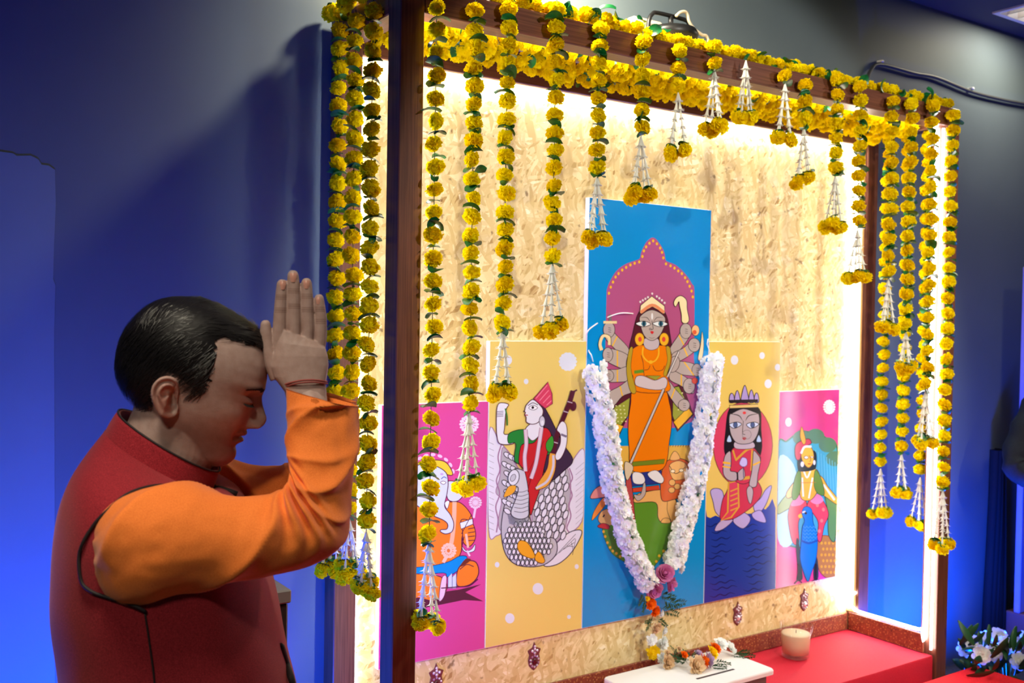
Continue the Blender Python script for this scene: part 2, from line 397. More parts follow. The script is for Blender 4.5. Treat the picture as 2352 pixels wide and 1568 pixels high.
# ------------------------------------------------------------------ altar platform with red cloth and brocade border
pf = empty('altar_platform', (L/2, .2, 0), 'long altar ledge covered in pinkish red cloth with a brocade border', 'platform')
ZP = .32
g = G(); nx, ny = 40, 10
x0, x1, y0, y1 = PA+.004, L-PA-.003, .016, YO-.004
def hp(x, y): return ZP+.0016*noise.noise(Vector((x*3, y*6, 1)))+.001*math.sin(x*9+y*4)
V = [(x0+(x1-x0)*i/nx, y0+(y1-y0)*j/ny, hp(x0+(x1-x0)*i/nx, y0+(y1-y0)*j/ny)) for i in range(nx+1) for j in range(ny+1)]
F = [(i*(ny+1)+j, (i+1)*(ny+1)+j, (i+1)*(ny+1)+j+1, i*(ny+1)+j+1) for i in range(nx) for j in range(ny)]
g.add(V, F)
V = []; F = []                                     # hanging front with soft pleats
for i in range(nx*3+1):
    x = x0+(x1-x0)*i/(nx*3)
    for k, z in enumerate((hp(x, y0), ZP-.006, .2, .08, .001)):
        V.append((x, y0-(0, .003, .006, .008, .009)[k]-(k > 1)*.003*math.sin(x*40+math.sin(x*7)*2), z))
F = [(i*5+k, i*5+k+1, i*5+5+k+1, i*5+5+k) for i in range(nx*3) for k in range(4)]
g.add(V, F)
part('cloth', g, M['red'], pf, smooth=True)
part('core', G().box(x0+.004, x1-.004, y0+.004, y1-.002, 0, ZP-.006), M['red'], pf)
part('brocade_border', G().box(PA+.003, L-PA-.013, YO-.010, YO-.001, ZP+.002, .392, .002), M['floral'], pf, label='brown and gold brocade border along the back')
part('brocade_border', G().box(L-PA-.012, L-PA-.003, .05, YO-.011, ZP+.002, .397, .002), M['floral'], pf, label='brown and gold brocade border along the right side')

# low red carpeted step in front, right
sp = G().box(-.3, 2.525, -1.2, -.07, 0.0, .28, .006)
st = sp.done('red_step', M['red2']); tag(st, 'low step covered in red carpet in the bottom right corner', 'step')

# dark speaker-like box at the wall behind the man
t = empty('wooden_pedestal', (-.512, -.28, 0), 'narrow dark pedestal with pale top behind the man by the blue wall', 'pedestal')
G().box(-.09, .09, -.09, .09, 0, 1.035, .004).done('column', mat('pedestal_dark', (.03, .025, .025, 1), .5), t)
G().box(-.095, .095, -.095, .095, 1.035, 1.062, .003).done('top', mat('pedestal_top', (.3, .28, .27, 1), .5), t)

# dark sheet added as wall shade, screen and dark visitor at the far right
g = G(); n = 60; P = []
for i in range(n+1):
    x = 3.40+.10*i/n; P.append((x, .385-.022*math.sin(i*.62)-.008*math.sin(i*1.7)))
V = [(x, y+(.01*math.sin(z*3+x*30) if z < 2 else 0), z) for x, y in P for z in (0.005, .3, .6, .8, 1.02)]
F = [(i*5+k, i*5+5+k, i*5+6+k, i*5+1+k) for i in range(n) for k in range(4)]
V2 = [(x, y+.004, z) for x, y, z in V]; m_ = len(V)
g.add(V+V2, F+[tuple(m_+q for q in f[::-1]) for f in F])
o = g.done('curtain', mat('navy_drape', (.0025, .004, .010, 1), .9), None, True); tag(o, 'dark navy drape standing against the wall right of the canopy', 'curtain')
t = empty('display_screen', (3.85, .30, 0), 'pale lavender screen on a mauve base behind the far right drape', 'screen')
G().box(-.345, .3, -.01, .02, .24, 1.9, .004).done('board', mat('lavender_board', S(170, 165, 225), .6), t)
G().box(-.345, .34, -.06, .06, 0, .24, .006).done('base', mat('mauve_base', S(120, 85, 105), .7), t)
# ------------------------------------------------------------------ marigolds
def pompom(seed, R=1.0, N=150, flat=.84):
    rnd = random.Random(seed); g = G(); V = []; F = []
    ga = PI*(3-math.sqrt(5))
    for i in range(N):
        z = 1-2*(i+.5)/N; r = math.sqrt(1-z*z); a = ga*i+rnd.uniform(-.2, .2)
        d = Vector((r*math.cos(a), r*math.sin(a), z))
        t = d.cross(Vector((rnd.gauss(0, 1), rnd.gauss(0, 1), rnd.gauss(0, 1)))).normalized(); b = d.cross(t)
        lean = t*rnd.uniform(-.12, .12)+b*rnd.uniform(-.18, .18)
        bump = .92+.10*noise.noise(d*1.9+Vector((seed*3.3, 0, 0)))*2
        k = rnd.uniform(.88, 1.04)*bump; w = rnd.uniform(.15, .24)
        p = [d*.45-t*w*.4, d*.45+t*w*.4, d*(k*.8)+lean*.5-t*w+b*rnd.uniform(-.04, .04), d*(k*.8)+lean*.5+t*w+b*rnd.uniform(-.04, .04),
             d*k+lean-t*w*rnd.uniform(.6, 1)+b*rnd.uniform(-.07, .07), d*(k*rnd.uniform(.93, 1.0))+lean+b*rnd.uniform(-.06, .06), d*k+lean+t*w*rnd.uniform(.6, 1)+b*rnd.uniform(-.07, .07)]
        n = len(V); V += [Vector((q.x, q.y, q.z*flat))*R for q in p]
        F += [(n, n+1, n+3, n+2), (n+2, n+3, n+5), (n+2, n+5, n+4), (n+3, n+6, n+5)]
    g.add(V, F); g.ball((0, 0, 0), R*.66, 12, 8, (1, 1, flat))
    return g
POM = [mesh('marigold', *(lambda q: (q.V, q.F))(pompom(i)), M['marigold'], True) for i in range(6)]
def leafmesh(seed):
    rnd = random.Random(seed); g = G(); n = 6
    L0 = .046; V = []; w0 = rnd.uniform(.013, .019); fold = rnd.uniform(.15, .5); cur = rnd.uniform(.1, .5)
    blunt = seed % 2
    for i in range(n+1):
        s = i/n; w = w0*(math.sin(PI*min(1, .12+.88*s))**.6 if not blunt else (.9 if .05 < s < .97 else .7))
        x = (s-.5)*L0; z = -cur*L0*(s-.5)**2*2
        V += [(x, -w, z+fold*w), (x, 0, z), (x, w, z+fold*w)]
    F = [(3*i+k, 3*i+3+k, 3*i+4+k, 3*i+1+k) for i in range(n) for k in (0, 1)]
    m_ = len(V); g.add(V, F); g.add([(x, y, z+.0009) for x, y, z in V], [f[::-1] for f in F])
    return mesh('leaf', g.V, g.F, M['leaf'])
LEAF = [leafmesh(i) for i in range(5)]
g = G(); pr = [(.0012, 0), (.0022, -.006), (.0032, -.016), (.0045, -.0225), (.0062, -.026)]; g.lathe(pr, 8, cap=True)
for k in range(5):
    q = 2*PI*k/5; c, s = math.cos(q), math.sin(q); c2, s2 = math.cos(q+.4), math.sin(q+.4); c3, s3 = math.cos(q-.4), math.sin(q-.4)
    g.add([(.0045*c2, .0045*s2, -.0245), (.0045*c3, .0045*s3, -.0245), (.0125*c, .0125*s, -.0285), (.005*c, .005*s, -.027)], [(0, 1, 2), (1, 3, 2), (3, 0, 2)])
BUD = mesh('tuberose_bud', g.V, g.F, M['bud'])

def bloom(parent, p, r, rnd, tilt=.45, flat=None):
    o = put('marigold', rnd.choice(POM), parent, p, (rnd.gauss(0, tilt), rnd.gauss(0, tilt), rnd.uniform(0, 6.28)))
    s = r*rnd.uniform(.94, 1.06); o.scale = (s, s, s*(rnd.uniform(.92, 1.08) if flat is None else flat)); return o
def leaf(parent, p, rnd, tilt=.35, sc=1.0, rz=None):
    s = sc*rnd.uniform(.8, 1.15)
    return put('leaf', rnd.choice(LEAF), parent, p, (rnd.gauss(0, tilt), rnd.gauss(0, tilt), rnd.uniform(0, 6.28) if rz is None else rz), (s, s, s))
def tassel(t, z0, z1, r, rnd, n=4):
    """four splayed strings of tuberose buds ending in a cluster of marigolds; z0 top, z1 bottom"""
    zc = z1+r*.95; Ln = z0-zc-r*.55; nb = max(3, round(Ln/.029)); a0 = rnd.uniform(0, 1.5)
    for k in range(n):
        a = a0+2*PI*k/n+rnd.uniform(-.25, .25); R = rnd.uniform(.021, .031); dz = rnd.uniform(-.012, .012)
        e = Vector((R*math.cos(a), R*math.sin(a), zc+r*.55+dz))
        top = Vector((0, 0, z0)); d = e-top
        G().tube([top, top+d*.5+Vector((0, 0, 0)), e], .0009, 5).done('thread', M['wthread'], t, True)
        rot = Vector((0, 0, -1)).rotation_difference(d.normalized()).to_euler(); sc = d.length/(nb*.027)
        for i in range(nb):
            o = put('tuberose_bud', BUD, t, top+d*(i/nb)); o.rotation_euler = rot; o.scale = (1.2, 1.2, sc*1.05)
        bloom(t, (e.x*1.05, e.y*1.05, zc+dz), r*rnd.uniform(.96, 1.12), rnd, .7)
        leaf(t, (e.x*.9, e.y*.9, zc+r*.62+dz), rnd, .3, .8, a); leaf(t, (e.x*.9, e.y*.9, zc+r*.66+dz), rnd, .3, .7, a+1.5)
def string(x, y, zs, zt, r, label, group, seed, tass=True):
    """hanging string: zs = heights of the blooms, zt = (top, bottom) of the tassel"""
    rnd = random.Random(seed); top = (zs[0]+.03) if len(zs) else zt[0]+.01
    t = empty('marigold_garland', (x, y, top), label, 'garland', group)
    z_ = lambda z: z-top
    G().tube([(0, 0, 0), (0, 0, z_(zt[0]))], .0011, 5).done('thread', M['thread'], t, True)
    sp = abs(zs[1]-zs[0]) if len(zs) > 1 else .05
    for i, z in enumerate(zs):
        bloom(t, (rnd.gauss(0, .0022), rnd.gauss(0, .0022), z_(z)+rnd.gauss(0, .001)), r, rnd)
        if rnd.random() < .93: leaf(t, (rnd.gauss(0, .005), rnd.gauss(0, .005)-.004, z_(z)-sp*.5), rnd, .22, 1.05, rnd.uniform(-.7, .7)+(PI if rnd.random() < .5 else 0))
        if rnd.random() < .35: leaf(t, (rnd.gauss(0, .008), -.008, z_(z)-sp*.48), rnd, .4, .8)
    tassel(t, z_(zt[0]), z_(zt[1]), r*.93, rnd)
    return t
YS = -.032                                          # front strings hang just before the front beam
# photo readings of each string: x, first bloom, last bloom, count, tassel top, tassel bottom
FS = [(993, 15, 1222, 24, 1238, 1446), (1083, 25, 925, 22, 944, 1134), (1160, 20, 740, 18, 752, 925), (1272, 22, 587, 15, 604, 772),
      (1373, 65, 385, 9, 403, 570), (1473, 95, 292, 6, 312, 466), (1557, 118, 195, 3, 212, 370), (1640, 105, 145, 2, 158, 316),
      (1712, 0, 0, 0, 138, 285), (1802, 172, 172, 1, 190, 335), (1846, 195, 272, 3, 292, 432), (1920, 182, 385, 7, 402, 534),
      (1972, 196, 507, 10, 526, 656), (2044, 230, 622, 12, 640, 770), (2086, 236, 745, 16, 762, 860), (2133, 240, 880, 18, 896, 1028), (2175, 262, 1105, 25, 1124, 1262)]
ORD = ['first', 'second', 'third', 'fourth', 'fifth', 'sixth', 'seventh', 'eighth', 'ninth', 'tenth', 'eleventh', 'twelfth', 'thirteenth', 'fourteenth', 'fifteenth', 'sixteenth', 'seventeenth']
extra = {0: 'longest', 8: 'white buds only', 16: 'last'}
for i, (px, ya, yb, n, ta, tb) in enumerate(FS):
    z = lambda py: on(px, py, 1, YS)[2]
    x = on(px, (ta+tb)/2 if n == 0 else (ya+tb)/2, 1, YS)[0]
    zs = [z(ya+(yb-ya)*k/max(1, n-1)) for k in range(n)]
    lab = '%s marigold string from the left on the front beam' % ORD[i]
    lab += ', '+extra[i] if i in extra else ', %d bloom%s' % (n, 's' if n > 1 else '')
    string(x, YS, zs, (z(ta), z(tb)), .0262+.0025*i/16, lab, 'marigold strings hung along the front beam', 100+i)
zb_ = ZT-.035
for k, (y, zt, zbt, n) in enumerate([(.322, 1.05, .885, 26), (.218, 1.06, .895, 26), (.112, 1.045, .87, 27)]):
    zs = [zb_-.02+(zt+.03-zb_+.02)*i/(n-1) for i in range(n)]
    string(-.022, y, zs, (zt, zbt), .0275, ['rearmost marigold string on the left side beam, nearest the blue wall', 'middle marigold string of three on the left side beam', 'foremost marigold string on the left side beam, beside the left front post'][k], 'marigold strings hung from the left side beam', 200+k)
for k, (y, zt, zbt, n) in enumerate([(.288, 1.016, .81, 25), (.193, 1.091, .905, 23), (.106, 1.005, .79, 25)]):
    zs = [zb_-.05+(zt+.03-zb_+.05)*i/(n-1) for i in range(n)]
    string(L-.04, y, zs, (zt, zbt), .0285, ['rearmost marigold string on the right side beam, by the rear post', 'middle marigold string of three on the right side beam', 'foremost marigold string on the right side beam, by the rope light'][k], 'marigold strings hung from the right side beam', 300+k)

def swag(pts, label, group, seed, r=.027, step=.043, spread=.006, flat=.8, leafp=.5):
    """garland laid or strung along a line of points"""
    rnd = random.Random(seed); P = [Vector(p) for p in pts]
    ln_ = [0]
    for a, b in zip(P, P[1:]): ln_.append(ln_[-1]+(b-a).length)
    t = empty('marigold_garland', P[0], label, 'garland', group)
    N = int(ln_[-1]/step); G().tube([p-P[0] for p in P], .0011, 5).done('thread', M['thread'], t, True)
    for i in range(N+1):
        s = i*ln_[-1]/N; k = max(j for j in range(len(P)-1) if ln_[j] <= s+1e-6)
        p = P[k].lerp(P[k+1], (s-ln_[k])/(ln_[k+1]-ln_[k])); d = (P[k+1]-P[k]).normalized()
        q = p-P[0]+Vector((rnd.gauss(0, spread), rnd.gauss(0, spread), rnd.gauss(0, spread*.7)))
        o = bloom(t, q, r, rnd, .5, 1)
        if flat < .8:                              # squeezed along the string like coins on a wire
            o.rotation_euler = (Vector((0, 0, 1)).rotation_difference(d).to_matrix() @ Matrix.Rotation(rnd.uniform(-.45, .45), 3, 'X') @ Matrix.Rotation(rnd.uniform(-.45, .45), 3, 'Y')).to_euler(); o.scale.z *= flat/.8
        if rnd.random() < leafp: leaf(t, q+Vector((rnd.gauss(0, .01), -.018+rnd.gauss(0, .006), rnd.gauss(.008, .012))), rnd, .9, 1.0)
    return t
def wob(a, b, n, amp, seed):
    rnd = random.Random(seed); a = np.array(a, float); b = np.array(b, float)
    return [a+(b-a)*i/n+np.array([0, rnd.gauss(0, amp*.6), rnd.gauss(0, amp)]) for i in range(n+1)]
swag(wob((.05, .020, ZT+.020), (L-.03, .022, ZT+.018), 30, .004, 1), 'marigold garland laid along the top edge of the front beam', 'marigold garlands laid on the roof edge', 11, .026, .041)
swag(wob((.1, .075, ZT+.032), (1.9, .075, ZT+.03), 26, .005, 2), 'second marigold garland lying on the roof just behind the front edge', 'marigold garlands laid on the roof edge', 12, .029, .05)
swag(wob((-.022, .02, ZT+.012), (-.02, .40, ZT+.015), 6, .004, 3), 'marigold garland laid along the top of the left side beam', 'marigold garlands laid on the roof edge', 13, .031, .047)
swag(wob((L-.02, .05, ZT+.033), (L-.02, .40, ZT+.033), 6, .004, 4), 'marigold garland laid along the top of the right side beam', 'marigold garlands laid on the roof edge', 14, .027, .047)
for k, (y, z) in enumerate([(.125, 2.400), (.185, 2.385), (.245, 2.382), (.31, 2.395)]):
    swag(wob((PA+.03, y, z), (L-PA-.03, y, z), 36, .008, 20+k), '%s of four flower rows strung under the roof, counted from the front' % ORD[k], 'marigold rows strung under the canopy roof', 30+k, .034, .042, .005, .42, .42)
# ------------------------------------------------------------------ white blossom garland over the central picture
YP = .39                                            # face of the pictures
def flower_mesh(name, R, layers, m, seed, core=None):
    """open blossom facing +Z: layers = (petal count, radius, rise, width, start angle)"""
    rnd = random.Random(seed); g = G()
    for n, r, h, w, a0 in layers:
        for k in range(n):
            a = a0+2*PI*k/n+rnd.uniform(-.12, .12); c, s = math.cos(a), math.sin(a); tx, ty = -s, c
            rr = r*rnd.uniform(.88, 1.08); hh = h*rnd.uniform(.8, 1.15); V = []
            for u, f in ((.08, .35), (.5, 1), (.85, .9), (1.0, .35)):
                z = hh*(u**1.3)+.02*rnd.uniform(-1, 1); ww = w*f
                for e in (-1, 0, 1): V.append(((c*rr*u+tx*ww*e)*R, (s*rr*u+ty*ww*e)*R, (z+abs(e)*.10*f+rnd.uniform(-.02, .02))*R))
            g.add(V, [(3*i+j, 3*i+3+j, 3*i+4+j, 3*i+1+j) for i in range(3) for j in (0, 1)])
    if core: g.ball((0, 0, core[1]*R), core[0]*R, 8, 6)
    return mesh(name, g.V, g.F, m)
WB = [flower_mesh('white_blossom', .021, [(6, 1, .25, .36, .0), (5, .72, .5, .3, .5), (4, .4, .62, .22, .2)], M['wpetal'], i, (.3, .2)) for i in range(4)]
def aim(v): return Vector((0, 0, 1)).rotation_difference(Vector(v).normalized()).to_euler()
def fern(parent, p, d, ln, seed, n=9, mt=None):
    rnd = random.Random(seed); g = G(); d = Vector(d).normalized(); side = d.cross(Vector((0, 1, .2))).normalized()
    g.tube([Vector((0, 0, 0)), d*ln*.5+Vector((0, 0, .004)), d*ln], .0008, 5)
    for i in range(n):
        q = d*ln*(.15+.85*i/n); l2 = ln*.34*(1-.6*i/n)
        for e in (-1, 1):
            dd = (d*.7+side*e+Vector((0, rnd.uniform(-.3, .3), rnd.uniform(-.3, .3)))).normalized()*l2; w = d*.0035
            g.add([q, q+dd*.5+w, q+dd, q+dd*.5-w], [(0, 1, 2, 3), (3, 2, 1, 0)])
    return put('fern_leaf', mesh('fern_leaf', g.V, g.F, mt or M['fern'], False), parent, p)
wg = empty('white_garland', on(1500, 1350, 1, YP-.05), 'white blossom garland hung in a V over the central blue picture', 'garland')
O = Vector(wg.location)
def wp(px, py, y): return Vector(on(px, py, 1, y))-O
rnd = random.Random(5)
for side, pts in enumerate(([(1366, 840), (1368, 880), (1384, 950), (1396, 1020), (1404, 1090), (1420, 1160), (1440, 1230), (1464, 1290), (1488, 1340)],
                            [(1638, 818), (1632, 860), (1626, 930), (1614, 1000), (1606, 1060), (1592, 1120), (1576, 1180), (1560, 1240), (1545, 1300)])):
    P = [wp(x, y, YP-.040) for x, y in pts]; S_ = [Vector(q) for q in spline(P, 5)]
    G().tube(S_, .012, 6).done('core_string', M['wpetal'], wg, True)
    tot = [0]
    for a, b in zip(S_, S_[1:]): tot.append(tot[-1]+(b-a).length)
    N = 140
    for i in range(N):
        s = tot[-1]*(i+.5)/N; k = max(j for j in range(len(S_)-1) if tot[j] <= s); p = S_[k].lerp(S_[k+1], (s-tot[k])/(tot[k+1]-tot[k]))
        t = (S_[k+1]-S_[k]).normalized(); a = i*2.4+rnd.uniform(-.3, .3)
        u = t.cross(Vector((0, 1, 0))).normalized(); v = t.cross(u)
        d = u*math.cos(a)+v*math.sin(a)
        if d.y > .75: d = u*math.copysign(1, d.x)-Vector((0, .5, 0))
        d.normalize(); e = aim(d+t*rnd.uniform(-.3, .3)); sc = rnd.uniform(.95, 1.25)
        put('white_blossom', rnd.choice(WB), wg, p+d*.027, e, (sc, sc, sc))
    for i in range(9):
        p = S_[rnd.randrange(len(S_)-3)]; leaf(wg, p+Vector((rnd.uniform(-.012, .012), -.032, 0)), rnd, 1.0, .42)
ROSE = [flower_mesh('rose', .036, [(5, 1, .35, .55, 0), (5, .85, .6, .5, .6), (5, .62, .8, .42, .2), (4, .4, .92, .34, .5), (3, .22, .98, .25, .1)], M['pink'], i, (.35, .35)) for i in (1, 2)]
MUM = {c: flower_mesh('flower', .03, [(9, 1, .2, .26, 0), (9, .85, .42, .25, .3), (8, .66, .6, .24, .1), (6, .45, .72, .2, .4), (5, .25, .78, .16, .2)], M[c], 3, (.35, .3)) for c in ('orange', 'yellowp', 'beige', 'wpetal', 'lilac')}
for (px, py, d, mm, sc, nm) in [(1524, 1318, (-.35, -.8, .45), ROSE[0], 1.0, 'rose'), (1532, 1338, (.5, -.8, -.1), ROSE[1], .95, 'rose'), (1500, 1352, (-.3, -.9, -.3), ROSE[1], .9, 'rose'),
                           (1494, 1386, (-.2, -.9, .1), MUM['orange'], .75, 'orange_flower'), (1503, 1402, (.1, -.95, -.1), MUM['orange'], .75, 'orange_flower'), (1487, 1374, (-.2, -.9, .3), MUM['yellowp'], .35, 'yellow_flower'),
                           (1518, 1408, (.4, -.8, -.2), MUM['wpetal'], .5, 'white_flower'), (1506, 1440, (0, -.9, -.2), MUM['beige'], .8, 'beige_flower'), (1524, 1447, (.4, -.8, -.2), MUM['wpetal'], .6, 'white_flower'),
                           (1496, 1468, (-.3, -.8, .1), MUM['wpetal'], .75, 'white_flower'), (1522, 1472, (.3, -.8, .1), MUM['wpetal'], .75, 'white_flower')]:
    put(nm, mm, wg, wp(px, py, YP-.05), aim(d), (sc,)*3)
for k, (px, py, d, l) in enumerate([(1515, 1365, (1, -.2, -.25), .07), (1520, 1372, (.9, -.2, -.5), .09), (1480, 1365, (-.6, -.2, -.5), .05), (1515, 1395, (.8, -.3, -.35), .08), (1510, 1420, (.6, -.2, -.5), .05), (1495, 1425, (-.5, -.2, -.4), .045), (1485, 1375, (-.5, -.2, -.8), .05), (1530, 1385, (1, -.1, -.08), .09), (1500, 1425, (-.9, -.2, .1), .05)]):
    fern(wg, wp(px, py, YP-.045), d, l, k)
# white threads tying the garland to the picture
g = G()
g.tube([wp(x, y, YP-.006-.012*math.sin(i*.5)) for i, (x, y) in enumerate(spline([(1454, 720), (1425, 719), (1392, 730), (1368, 745), (1350, 760), (1347, 780), (1352, 805), (1358, 815), (1362, 830)], 4))], .0022, 6)
g.tube([wp(1626, 778, YP-.004), wp(1624, 790, YP-.006), wp(1632, 812, YP-.02)], .0018, 6)
g.done('tying_thread', M['wthread'], wg, True)

# ------------------------------------------------------------------ white stool with the offering garland, candle glass
t = empty('stool', (1.25, .2, ZP+.003), 'low white stool with a slot in its top, standing on the red altar cloth', 'stool')
g = G(); x0, x1, y0, y1 = -.285, .285, -.125, .132
c = [(x0, y0), (x1, y0), (x1, y1), (x0, y1)]; ring = []
for (cx, cy), (sx, sy), a0 in zip(c, ((1, 1), (-1, 1), (-1, -1), (1, -1)), (PI, 1.5*PI, 0, .5*PI)):
    for k in range(5): a = a0+k*PI/8; ring.append((cx+sx*.02+.02*math.cos(a), cy+sy*.02+.02*math.sin(a)))
n = len(ring)
V = [(x, y, .064) for x, y in ring]+[(x, y, .076) for x, y in ring]+[(x*.992, y*.985, .08) for x, y in ring]
F = [tuple(range(n-1, -1, -1)), tuple(range(2*n, 3*n))]+[(k*n+i, k*n+(i+1) % n, (k+1)*n+(i+1) % n, (k+1)*n+i) for k in (0, 1) for i in range(n)]
put('seat', mesh('seat', V, F, M['white'], False), t)
G().box(-.02, .16, -.052, -.042, .0801, .0806).done('slot', mat('slot_dark', (.03, .02, .02, 1), .6), t)
for sx in (-1, 1):
    G().box(sx*.255-.012, sx*.255+.012, -.10, .105, 0.0, .064, .002).done('leg', mat('stool_leg', (.12, .09, .08, 1), .5), t)
G().box(-.243, .243, -.118, -.106, .035, .064, .001).done('apron', bpy.data.materials['stool_leg'], t)
t = empty('flower_offering', (1.36, .26, .40), 'small garland of beige, white, yellow and lilac flowers lying on the white stool', 'garland')
def op(px, py, z): return Vector(on(px, py, 2, .40+z))-Vector((1.36, .26, .40))
for px, py, zz, c, sc, d in [(1500, 1497, .035, 'yellowp', .95, (-.5, -.8, .2)), (1518, 1510, .02, 'wpetal', .7, (-.2, -.9, .2)), (1532, 1520, .024, 'beige', 1.05, (.1, -.9, .2)), (1520, 1482, .05, 'wpetal', .9, (-.2, -.5, .8)),
                         (1598, 1527, .026, 'beige', 1.3, (-.1, -.9, .35)), (1614, 1520, .03, 'orange', 1.0, (.7, -.5, .3)), (1624, 1516, .03, 'lilac', 1.05, (.8, -.5, .2)), (1604, 1502, .03, 'lilac', .6, (0, -.6, .8)),
                         (1634, 1500, .035, 'yellowp', .95, (.4, -.6, .5)), (1642, 1490, .04, 'orange', .85, (.3, -.6, .7)), (1655, 1480, .045, 'wpetal', 1.0, (0, -.6, .8)), (1674, 1486, .03, 'wpetal', .9, (.5, -.6, .6)), (1682, 1496, .02, 'wpetal', .7, (.6, -.6, .3)),
                         (1571, 1504, .045, 'orange', .55, (.1, -.7, .7)), (1560, 1490, .05, 'beige', .4, (.1, -.7, .7)), (1534, 1500, .045, 'beige', .5, (.1, -.7, .7))]:
    put({'yellowp': 'yellow_flower', 'wpetal': 'white_flower', 'beige': 'beige_flower', 'orange': 'orange_flower', 'lilac': 'lilac_flower'}[c], MUM[c], t, op(px, py, zz), aim(d), (sc*.95,)*3)
for k in range(16):
    a = random.Random(k).uniform(0, 6.28); p = op(1545+k*3, 1505+(k % 4)*5, .025)
    fern(t, p, (math.cos(a), math.sin(a)-.3, .35), .05, k, 8, M['fern'] if k % 3 else mat('dry_fern', S(120, 112, 60), .7))
for k, (px, py, d) in enumerate([(1690, 1500, (1, -.25, .02)), (1700, 1508, (1, -.4, 0)), (1680, 1505, (.8, -.5, .05)), (1630, 1530, (.6, -.8, .05)), (1640, 1520, (.5, -.8, .05))]):
    fern(t, op(px, py, .01), d, .06, 40+k)

t = empty('candle_glass', tuple(on(1827, 1507, 2, ZP+.003)), 'clear tumbler holding a cream candle on the red altar cloth', 'candle')
gm = bpy.data.materials.new('clear_glass'); gm.use_nodes = True; gm.node_tree.nodes.remove(bsdf(gm))
_w = nd(gm, 'ShaderNodeLayerWeight'); _w.inputs[0].default_value = .5; _p = nd(gm, 'ShaderNodeMath', operation='POWER'); _p.inputs[1].default_value = 4; ln(gm, _w.outputs['Facing'], _p.inputs[0]); _f = nd(gm, 'ShaderNodeMath', operation='MULTIPLY_ADD'); _f.inputs[1].default_value = .5; _f.inputs[2].default_value = .03; ln(gm, _p.outputs[0], _f.inputs[0]); _t = nd(gm, 'ShaderNodeBsdfTransparent'); _t.inputs[0].default_value = (.97, .975, .975, 1); _g = nd(gm, 'ShaderNodeBsdfGlossy'); _g.inputs['Roughness'].default_value = .04
_m = nd(gm, 'ShaderNodeMixShader'); ln(gm, _f.outputs[0], _m.inputs[0]); ln(gm, _t.outputs[0], _m.inputs[1]); ln(gm, _g.outputs[0], _m.inputs[2]); ln(gm, _m.outputs[0], gm.node_tree.nodes['Material Output'].inputs[0])
R0, R1, H = .052, .063, .128
G().lathe([(0, .0008), (R0-.004, .0008), (R0, .004), (R1, H), (R1-.0025, H+.001), (R1-.004, H), (R0-.001, .016), (R0-.006, .012), (0, .012)], 36, cap=False).done('tumbler', gm, t, True)
wm = mat('candle_wax', S(232, 208, 168), .5, .4)
rr = lambda z: R0-.0016+(R1-R0-.0028)*(z-.016)/(H-.016)
G().lathe([(0, .0135), (rr(.03)-.002, .0165), (rr(.05)-.0005, .05), (rr(.088)-.0005, .088), (rr(.093)-.003, .093), (0, .091)], 32, cap=False).done('wax', wm, t, True)
G().tube([(0, 0, .09), (.001, 0, .104)], .0012, 6).done('wick', M['black'], t, True)

# ------------------------------------------------------------------ jewelled ornaments on the strand board
om = mat('ornament_foil', S(112, 48, 52), .4); sm = mat('ornament_stone', (.85, .8, .85, 1), .08, .8, Metallic=.6); bm_ = mat('ornament_rim', S(160, 110, 130), .35)
for k, (x, zc_, wds) in enumerate([(.366, .49, 'jewelled ornament nearest the left front post'), (.738, .493, 'jewelled ornament under the left yellow picture'), (1.70, .487, 'jewelled ornament under the right yellow picture'), (2.088, .484, 'jewelled ornament under the right pink picture')]):
    t = empty('wall_ornament', (x, YO, zc_), wds+', stuck on the strand board', 'ornament', 'jewelled ornaments along the strand board')
    out = [(0, .048), (.008, .03), (.026, .022), (.019, .006), (.024, -.012), (.02, -.03), (.008, -.042), (0, -.048)]; out = out+[(-a, b) for a, b in out[-2:0:-1]]
    q = len(out); V = [(a, -.0005, b) for a, b in out]+[(a*.93, -.005, b*.93) for a, b in out]
    put('backing', mesh('backing', V, [tuple(range(2*q-1, q-1, -1))]+[(i, (i+1) % q, q+(i+1) % q, q+i) for i in range(q)], om, False), t)
    G().ball((0, -.006, -.016), .0105, 12, 8, (1, .5, 1.15)).done('centre_stone', mat('garnet', S(80, 20, 26), .15) if k < 2 else sm, t, True)
    for j in range(10):
        a = 2*PI*j/10; G().ball((.0165*math.sin(a), -.006, -.016+.0185*math.cos(a)), .0042, 8, 6, (1, .7, 1)).done('stone', sm if j % 3 else bm_, t, True)
    for px_, pz_ in ((0, .033), (-.01, .019), (.01, .019), (0, .012), (0, .024)): G().ball((px_, -.006, pz_), .005, 8, 6, (1, .7, 1)).done('stone', sm, t, True)

# ------------------------------------------------------------------ floodlight, box and white cable on the roof
zr = ZT+.0125
t = empty('floodlight', (1.20, .31, zr), 'round black floodlight with a bent bracket lying on the canopy roof', 'light')
br = [(-.105, 0, .0), (-.105, 0, .08), (-.10, 0, .16), (-.085, 0, .186), (-.06, 0, .195), (.06, 0, .195), (.085, 0, .186), (.10, 0, .16), (.105, 0, .08), (.105, 0, 0)]
G().tube(spline(br, 3), .0075, 8).done('bracket', M['black'], t, True)
G().lathe([(0, .095), (.06, .098), (.09, .112), (.096, .13), (.088, .145), (.06, .154), (0, .158)], 28).done('housing', M['black'], t, True)
G().lathe([(.009, .155), (.009, .195)], 10).done('pivot', M['black'], t, True)
for s in (-1, 1): G().tube([(s*.09, 0, .125), (s*.106, 0, .125)], .009, 10).done('knob', M['black'], t, True)
G().box(-.05, .05, -.04, .04, 0, .098, .006).done('foot', M['black'], t)
t = empty('driver_box', (1.105, .36, zr), 'white lamp driver box beside the black floodlight on the roof', 'box')
G().box(-.06, .1, -.035, .035, 0, .180, .02).done('case', M['offwhite'], t)
